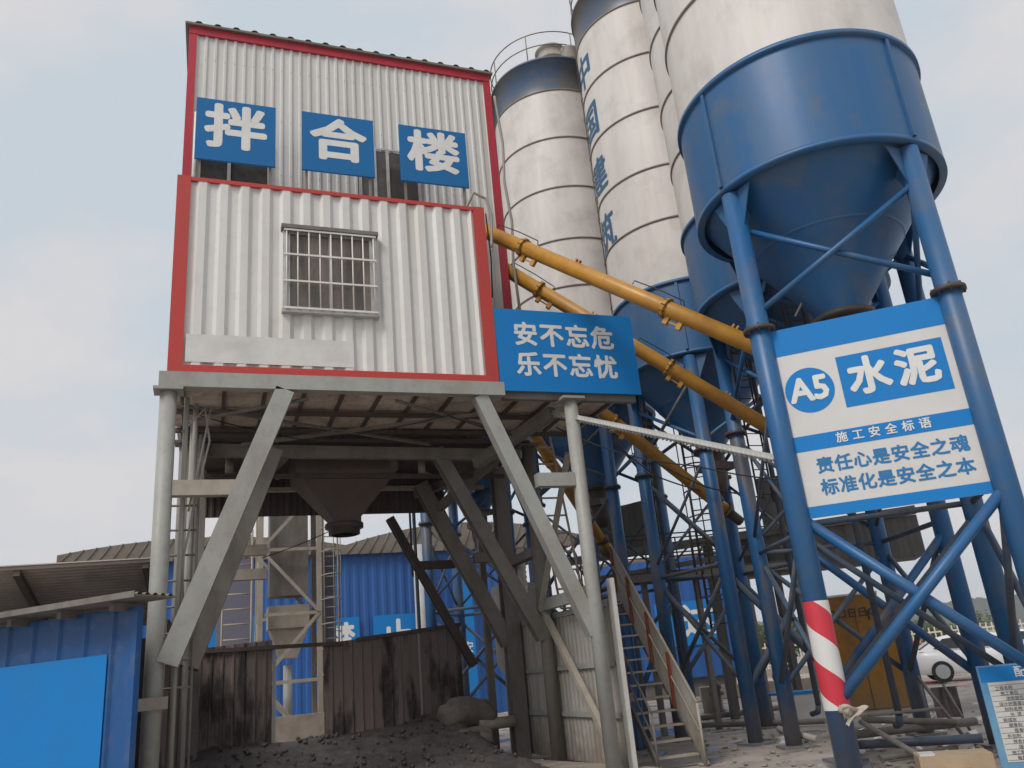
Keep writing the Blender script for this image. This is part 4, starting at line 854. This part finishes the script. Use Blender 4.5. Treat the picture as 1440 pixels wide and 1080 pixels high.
# cars
def car(label, x, y, ang, paint, k=1.15):
    t = thing('parked_car', label, 'car', (x, y, 0), 'cars parked in the yard'); ca, sa = math.cos(ang), math.sin(ang)
    def W(p): return (x+(p[0]*ca-p[1]*sa)*k, y+(p[0]*sa+p[1]*ca)*k, p[2]*k)
    def emit(b, name, m, par=t):
        for v in b.bm.verts: v.co = Vector(W(v.co))
        return b.build(name, m, par)
    # lower body: cross-sections along the length
    secs = [(-2.28, .62, .42, .88), (-2.2, .78, .32, .98), (-1.7, .86, .24, 1.02), (-1.0, .88, .22, .98), (0, .89, .22, .96), (.9, .88, .22, .95), (1.5, .86, .24, .90), (2.0, .80, .28, .80), (2.26, .6, .36, .66)]
    b = B(); rows = []
    for X, hw, z0, z1 in secs:
        zm = (z0+z1)/2
        rows.append([(X, -hw*.9, z0), (X, -hw, z0+.12), (X, -hw, zm+.1), (X, -hw*.95, z1-.06), (X, -hw*.82, z1), (X, 0, z1+.03), (X, hw*.82, z1), (X, hw*.95, z1-.06), (X, hw, zm+.1), (X, hw, z0+.12), (X, hw*.9, z0)])
    vs = b.grid(rows); b.bm.faces.new(vs[0]); b.bm.faces.new(vs[-1][::-1]); body = emit(b, 'body', paint)
    b = B(); rows = []
    for X, hw, zt, zb in ((-1.95, .66, 1.0, .98), (-1.3, .62, 1.36, .98), (-.6, .60, 1.46, .96), (.2, .60, 1.46, .95), (.75, .60, 1.28, .94), (1.3, .66, .97, .92)):
        rows.append([(X, -.78, zb), (X, -hw-.03, zt-.05), (X, -hw+.1, zt), (X, 0, zt+.02), (X, hw-.1, zt), (X, hw+.03, zt-.05), (X, .78, zb)])
    b.grid(rows); emit(b, 'cabin', paint)
    for s in (-1, 1):
        b = B(); b.face([(-1.5, s*.795, 1.04), (-1.15, s*.70, 1.33), (-.15, s*.685, 1.40), (-.15, s*.80, 1.0)]); b.face([(-.08, s*.80, 1.0), (-.08, s*.685, 1.40), (.3, s*.69, 1.37), (.95, s*.80, .99)]); emit(b, 'side_window', 'carglass')
        b = B(); b.tube((-2.26, s*.55, .78), (-2.16, s*.75, .78), .1, 8); emit(b, 'tail_lamp', 'carred')
        b = B(); b.box(.6, s*.92-.08, .98, .78, s*.92+.08, 1.1); emit(b, 'mirror', paint)
        for X in (-1.38, 1.36):
            b = B(); b.tube((X, s*.70, .33), (X, s*.905, .33), .33, 24); wh = emit(b, 'wheel', 'tyre')
            b = B(); b.tube((X, s*.905, .33), (X, s*.915, .33), .22, 20); 
            for q in range(5): a = q*1.2566; b.beam((X, s*.917, .33), (X+.2*math.cos(a), s*.917, .33+.2*math.sin(a)), .05, .02)
            for v in b.bm.verts: v.co = Vector(W(v.co))
            b.build('rim', 'rim', wh)
    b = B(); b.face([(-1.9, -.58, 1.05), (-1.9, .58, 1.05), (-1.33, .5, 1.37), (-1.33, -.5, 1.37)])
    for v in b.bm.verts: v.co.z += .02
    emit(b, 'rear_window', 'carglass'); b = B(); b.face([(1.28, -.6, 1.0), (1.28, .6, 1.0), (.76, .52, 1.30), (.76, -.52, 1.30)]); 
    for v in b.bm.verts: v.co.z += .02
    emit(b, 'windscreen', 'carglass')
    return t
d = S(1388, 953, Z=0); car('white saloon car parked beyond the rear silo legs', d.x, d.y, R(-38), 'carwhite', 1.26)
d = S(1240, 950, Z=0); car('red car mostly hidden behind the ochre bin', d.x+1.2, d.y-1.0, R(-36), 'carred')
d = S(1440, 928, Z=0); car('second white car parked farther back near the fence', d.x, d.y, R(-36), 'carwhite')

# loose pipes and scrap round the silo feet
def pipe(label, p, q, r, m='dimgrey'):
    p, q = Vector(p), Vector(q); b = B(); b.tube(p, q, r, 14); return tag(b.build('steel_pipe', m), label, 'pipe', 'loose pipes lying round the silo feet')
def gp(x, y, z=.1): return S(x, y, Z=z)
pipe('thick dark blue pipe lying nearest across the silo feet', gp(1195, 1048, .18), gp(1382, 1038, .2), .075, 'blue')
pipe('thin pipe lying under the thick blue one', gp(1238, 1066, .06), gp(1345, 1052, .06), .05)
pipe('long grey pipe behind the thick blue one', gp(1196, 1034, .3), gp(1372, 1014, .3), .075)
pipe('upper bent-looking pipe resting on the grey ones', gp(1212, 1012, .5), gp(1345, 1016, .35), .06)
pipe('slim rusty pipe slanting down towards the blocks', gp(1210, 1015, .55), gp(1292, 1062, .08), .045, 'wire')
pipe('long thin rail standing clear above the pile', gp(1220, 1006, .75), gp(1325, 996, .75), .025)
pipe('long dusty pipe lying behind the stair foot', gp(985, 1010, .12), gp(1120, 992, .12), .08)
pipe('second dusty pipe in front of the longer one', gp(985, 1020, .1), gp(1160, 1014, .1), .07)
pipe('pale pipe slanting from the second silo foot', gp(1095, 1025, .3), gp(1150, 1040, .12), .07, 'wire')
t = thing('scrap_frame', 'thin tube frame with a dark plate leaning in the pipe pile', 'frame', gp(1330, 1020, 0))
a0 = gp(1310, 1030, .05); b = B(); b.tube(a0, a0+Vector((0, 0, 1.1)), .03, 6); b.tube(a0+Vector((0, 0, 1.05)), gp(1355, 1035, .1), .04, 6); b.tube(a0+Vector((.5, -.5, 0)), a0+Vector((.3, -.3, .9)), .03, 6); b.build('tube', 'dimgrey', t)
p = gp(1318, 1010, .2); b = B(); b.obox(p, (.38, -.36, 0), (.02, .02, 0), (0, 0, .62)); b.build('plate', 'darkwall', t)
b = B(); p = Vector(fl)+n*.19+u*.06; rows = []
for a in range(9):
    row = []
    for c in range(9):
        A, C_ = a/8, c/8
        row.append(p+u*(.34*A*(1-.75*C_))+up*(1.15-.05*A-.27*C_*(1-.35*A)+.02*math.sin(9*A))+n*(.05*math.sin(6*A+5*C_)+.03*math.sin(13*C_)))
    rows.append(row)
b.grid(rows); b.grid([[q-n*.015 for q in w_] for w_ in rows])
b.tube(p-u*.02+up*1.1-n*.05, p+u*.1+up*1.06+n*.02, .06, 8)
tag(b.build('tied_rag', 'rag'), 'pale crumpled rag tied at the brace foot of the striped leg', 'rag')
p = gp(1300, 1100, .0); b = B(); bu = Vector((.80, -.6, 0)); bv = Vector((.6, .8, 0)); t = thing('stone_block', 'tan block with red marks and white scuffs at the silo foot', 'block', p)
b.obox(p, bu*.95, bv*.6, (0, 0, .32)); b.build('block', 'cardboard', t, bevel=.015)
b = B(); b.obox(p+bu*.35-bv*.008+up*.05, bu*.3, bv*.006, up*.1); b.build('mark', 'carred', t)
b = B(); b.obox(p+bu*.02+bv*.02+up*.322, bu*.2, bv*.3, up*.03); b.build('mortar', 'palewhite', t, bevel=.01)
# white cabinet, red valve, gas bottle
p = gp(1106, 1018, 0); t = thing('white_cabinet', 'low white cabinet with blue top between the silo legs', 'cabinet', p); cu = Vector((.76, -.65, 0)); cv = Vector((.65, .76, 0))
b = B(); b.obox(p, cu*1.1, cv*.7, up*.72); b.build('carcass', 'ash', t, bevel=.01)
b = B(); b.obox(p-cu*.35-cv*.03+up*.725, cu*1.5, cv*.76, up*.06); b.build('top', 'signblue', t)
p = gp(1102, 990, .0); t = thing('red_pump', 'small red pump on a pipe stub behind the silo legs', 'pump', p)
b = B(); g = bmesh.ops.create_uvsphere(b.bm, u_segments=16, v_segments=10, radius=.24)
for v in g['verts']: v.co = v.co+p+Vector((0, 0, .95))
b.build('bowl', 'carred', t); b = B(); b.tube(p, p+Vector((0, 0, .8)), .09, 10); b.tube(p+Vector((0, 0, .9)), p+Vector((.45, -.3, 1.1)), .1, 10); b.build('pipe_stub', 'redrust', t)
p = gp(1012, 1002, 0); t = thing('fire_hydrant', 'short dark standpipe valve on the yard behind the stair', 'valve', p)
b = B(); b.lathe([(.22, 0), (.22, .1), (.15, .12), (.15, .75), (.2, .8), (.2, .92), (.06, 1.0), (.06, 1.15), (.0, 1.16)], 16, p.x, p.y); b.tube(p+up*.62-Vector((.25, 0, 0)), p+up*.62+Vector((.25, 0, 0)), .07, 10); b.build('standpipe', 'darksteel', t)
b = B(); b.beam(p+up*1.15-Vector((.16, .1, 0)), p+up*1.2+Vector((.16, .1, 0)), .05, .04); b.build('handle', 'darksteel', t)
p = gp(990, 1003, 0); b = B(); b.obox(p, (.5, -.4, 0), (.35, .4, 0), (0, 0, .85)); tag(b.build('concrete_block', 'concrete', bevel=.03), 'rough tan concrete block beside the standpipe', 'block')
p = gp(985, 985, 0); b = B(); b.obox(p+Vector((0, 0, 0)), (4.5, -3.1, 0), (.4, .6, 0), (0, 0, .55)); tag(b.build('low_wall', 'concrete', bevel=.02), 'low pale wall in front of the far blue shed', 'wall')

# mix ratio board at the right edge
p = S(1410, 1082, Z=.18); bu = Vector((.80, -.60, 0)); bn = Vector((bu.y, -bu.x, 0)); bn = bn if bn.dot(-p) > 0 else -bn
tl = S(1376, 937, P=p, N=bn); bh = tl.z-.18; p = Vector((p.x, p.y, 0))
t = thing('notice_board', 'white printed notice table in a blue frame at the right edge', 'sign', p)
b = B(); b.obox(p+up*.18, bu*1.5, -bn*.04, up*bh); b.build('board', mat('pale_blue_frame', (.16, .33, .47), .4, dirt=(.05, .2, .45), damt=.8, dscale=1.2), t, bevel=.005)
b = B(); b.obox(p+up*(.18+bh-.21)+bu*.02, bu*1.46, bn*.003, up*.19); b.build('heading_band', 'signblue', t)
b = B(); b.obox(p+up*.26+bu*.09, bu*1.32, bn*.006, up*(bh-.30)); b.build('sheet', mat('printed_sheet', (.58, .58, .55), .45, dirt=(.52, .50, .40), damt=.5, dscale=5), t)
b = B(); text(b, '配合比标识牌', p+bu*.44+up*(.18+bh-.115)+bn*.004, bu, up, .15, bold=.016, align='LEFT'); b.build('title', 'letter', t)
b = B(); rowsT = ['工程名称', '施工单位', '浇筑部位', '设计坍落度(mm)', '材料名称', '水  泥', '粉煤灰', '细骨料', '粗骨料', '外加剂', '拌合水', '理论配合比', '施工配合比', '每盘用量']
for i, s in enumerate(rowsT):
    b = B(); text(b, s, p+bu*(.16+.05*(i % 3))+up*(.18+bh-.30-i*(bh-.36)/14)+bn*.007, bu, up, .054, bold=.0, align='LEFT'); b.build('text_row', 'lettergrey', t)
    if i > 4: b = B(); text(b, '生产厂家', p+bu*.75+up*(.18+bh-.30-i*(bh-.36)/14)+bn*.007, bu, up, .054, bold=.0, align='LEFT'); b.build('text_row', 'lettergrey', t)
b = B()
for i in range(15): b.obox(p+bu*.1+up*(.18+bh-.26-i*(bh-.36)/14)+bn*.006, bu*1.3, bn*.002, up*.004)
b.build('table_ruling', 'letterdark', t)
for s in (.25, 1.25):
    b = B(); b.beam(p+bu*s-bn*.06, p+bu*s-bn*.06+up*(bh+.1), .05, .05); b.build('leg', 'dimgrey', t)

# cables strung about

def cable(label, pts, r=.012, m='cable'):
    b = B(); P_ = [Vector(q) for q in pts]; sm = []
    for i in range(len(P_)-1):
        for k in range(8):
            f = k/8; q = lerp(P_[i], P_[i+1], f); q.z -= .35*(P_[i+1]-P_[i]).length*.05*4*f*(1-f); sm.append(q)
    sm.append(P_[-1]); b.path(sm, r, 6); return tag(b.build('cable', m), label, 'cable')
cable('pale hose looped over the cabin corner by the yellow conveyor', [(4.9, YF+.1, 11.4), (5.05, YF-.02, 11.72), (5.3, YF-.03, 11.6), (5.4, YF-.05, 11.2), (5.34, YF-.05, 10.4)], .03, 'wire')
cable('thin black cable hanging below the hopper', [(1.1, 20.2, 5.0), (2.6, 19.4, 5.45), (3.5, 19.8, 6.2)])
cable('black cable sagging under the deck floor', [(-.4, 15.2, 6.9), (1.8, 16.4, 6.75), (4.4, 15.2, 6.95), (6.4, 16.2, 6.8)])
cable('thin cables drooping along the pale strut', [q0+Vector((.1, 0, -.3)), lerp(q0, q1, .4)-up*.5, lerp(q0, q1, .7)-up*.4, q1-up*.3])
cable('white hose end dangling below the nearest silo cone', [S(1118, 445, P=(10, 10, 0), N=(.6, .8, 0)), S(1128, 425, P=(10, 10, 0), N=(.6, .8, 0)), S(1165, 432, P=(10, 10, 0), N=(.6, .8, 0)), S(1200, 440, P=(10, 10, 0), N=(.6, .8, 0))], .02, 'wire')
cable('tangled cables hanging down the right edge of the upper house', [(6.33, YU-.08, 15.6), (6.42, YU-.1, 14.2), (6.36, YU-.1, 13.1), (6.45, YU-.1, 12), (6.38, YU-.1, 10.9), (6.44, YU-.1, 9.2)], .035, 'wire')
cable('thin black cable down the cabin corner beside the red post', [(5.33, YF+.1, 11.3), (5.36, YF+.1, 10.2), (5.31, YF+.1, 9.3)], .016)


t = thing('cage_ladder', 'dark thin caged ladder rising between the rear silo legs', 'ladder', (13.6, 20.2, 0))
lp = S(985, 700, P=(13.8, 19.2, 0), N=(.58, .81, 0)); lp = Vector((lp.x, lp.y, 0)); lt = Vector((.81, -.58, 0)); le = Vector((-.58, -.81, 0))
for k in (-.28, .28): b = B(); b.tube(lp+lt*k+up*2.5, lp+lt*k+up*9.5, .035, 6); b.build('stile', 'darksteel', t)
b = B()
for k in range(22): b.tube(lp-lt*.28+up*(2.7+k*.31), lp+lt*.28+up*(2.7+k*.31), .018, 5)
b.build('rungs', 'darksteel', t)
b = B()
for k in range(9): b.path([lp+lt*.45*math.cos(q)+le*.75*max(0, math.sin(q))+up*(3.4+k*.72) for q in [j*math.pi/10 for j in range(11)]], .022, 5)
for q in (.3, .9, 1.57, 2.2, 2.8): b.tube(lp+lt*.45*math.cos(q)+le*.75*math.sin(q)+up*3.4, lp+lt*.45*math.cos(q)+le*.75*math.sin(q)+up*9.3, .018, 5)
b.build('cage', 'darksteel', t)
for k, (x0_, y0_, x1_, y1_, lab) in enumerate(((862, 622, 985, 690, 'thin dark cable sagging between the rear silo legs'), (905, 640, 1075, 700, 'second dark cable strung lower between the silo legs'), (1010, 560, 1075, 660, 'short drooping cable beside the leg with the flange'))):
    cable(lab, [S(x0_, y0_, P=(12.5, 15.5, 0), N=(.62, .78, 0)), S((x0_+x1_)/2, (y0_+y1_)/2+14, P=(12.5, 15.5, 0), N=(.62, .78, 0)), S(x1_, y1_, P=(12.5, 15.5, 0), N=(.62, .78, 0))], .018)
b = B(); rs = random.Random(11)
for i in range(260):
    q = gp(rs.uniform(985, 1420), rs.uniform(1000, 1078), 0); k = rs.uniform(.02, .07)
    g = bmesh.ops.create_icosphere(b.bm, subdivisions=1, radius=k)
    for v in g['verts']: v.co = Vector((v.co.x*rs.uniform(.7, 1.5), v.co.y*rs.uniform(.7, 1.5), v.co.z*.5))+Vector((q.x, q.y, .01))
tag(b.build('rubble', 'concrete'), kind='stuff')
b = B()
for i in range(26):
    q = gp(rs.uniform(1195, 1400), rs.uniform(1005, 1070), 0); a = rs.uniform(0, 6.3); k = rs.uniform(.06, .18)
    e1 = Vector((math.cos(a), math.sin(a), .15))*k; e2 = Vector((-math.sin(a), math.cos(a), .25))*k*.7; q.z = .03
    b.face([q-e1, q-e2*.6+up*.02, q+e1+up*.03, q+e2])
tag(b.build('litter', 'palewhite'), kind='stuff')
# ------------------------------------------------------------------ air
def haze(dens):
    b = B(); b.box(-700, -80, -1.5, 1000, 1250, 60); m = bpy.data.materials.new('air'); m.use_nodes = True
    n = m.node_tree.nodes; n.remove(n['Principled BSDF']); v = n.new('ShaderNodeVolumePrincipled')
    v.inputs['Color'].default_value = (.97, .975, .99, 1); v.inputs['Density'].default_value = dens; v.inputs['Anisotropy'].default_value = .2
    m.node_tree.links.new(v.outputs['Volume'], n['Material Output'].inputs['Volume'])
    tag(b.build('haze', m), kind='stuff')
haze(.00035)
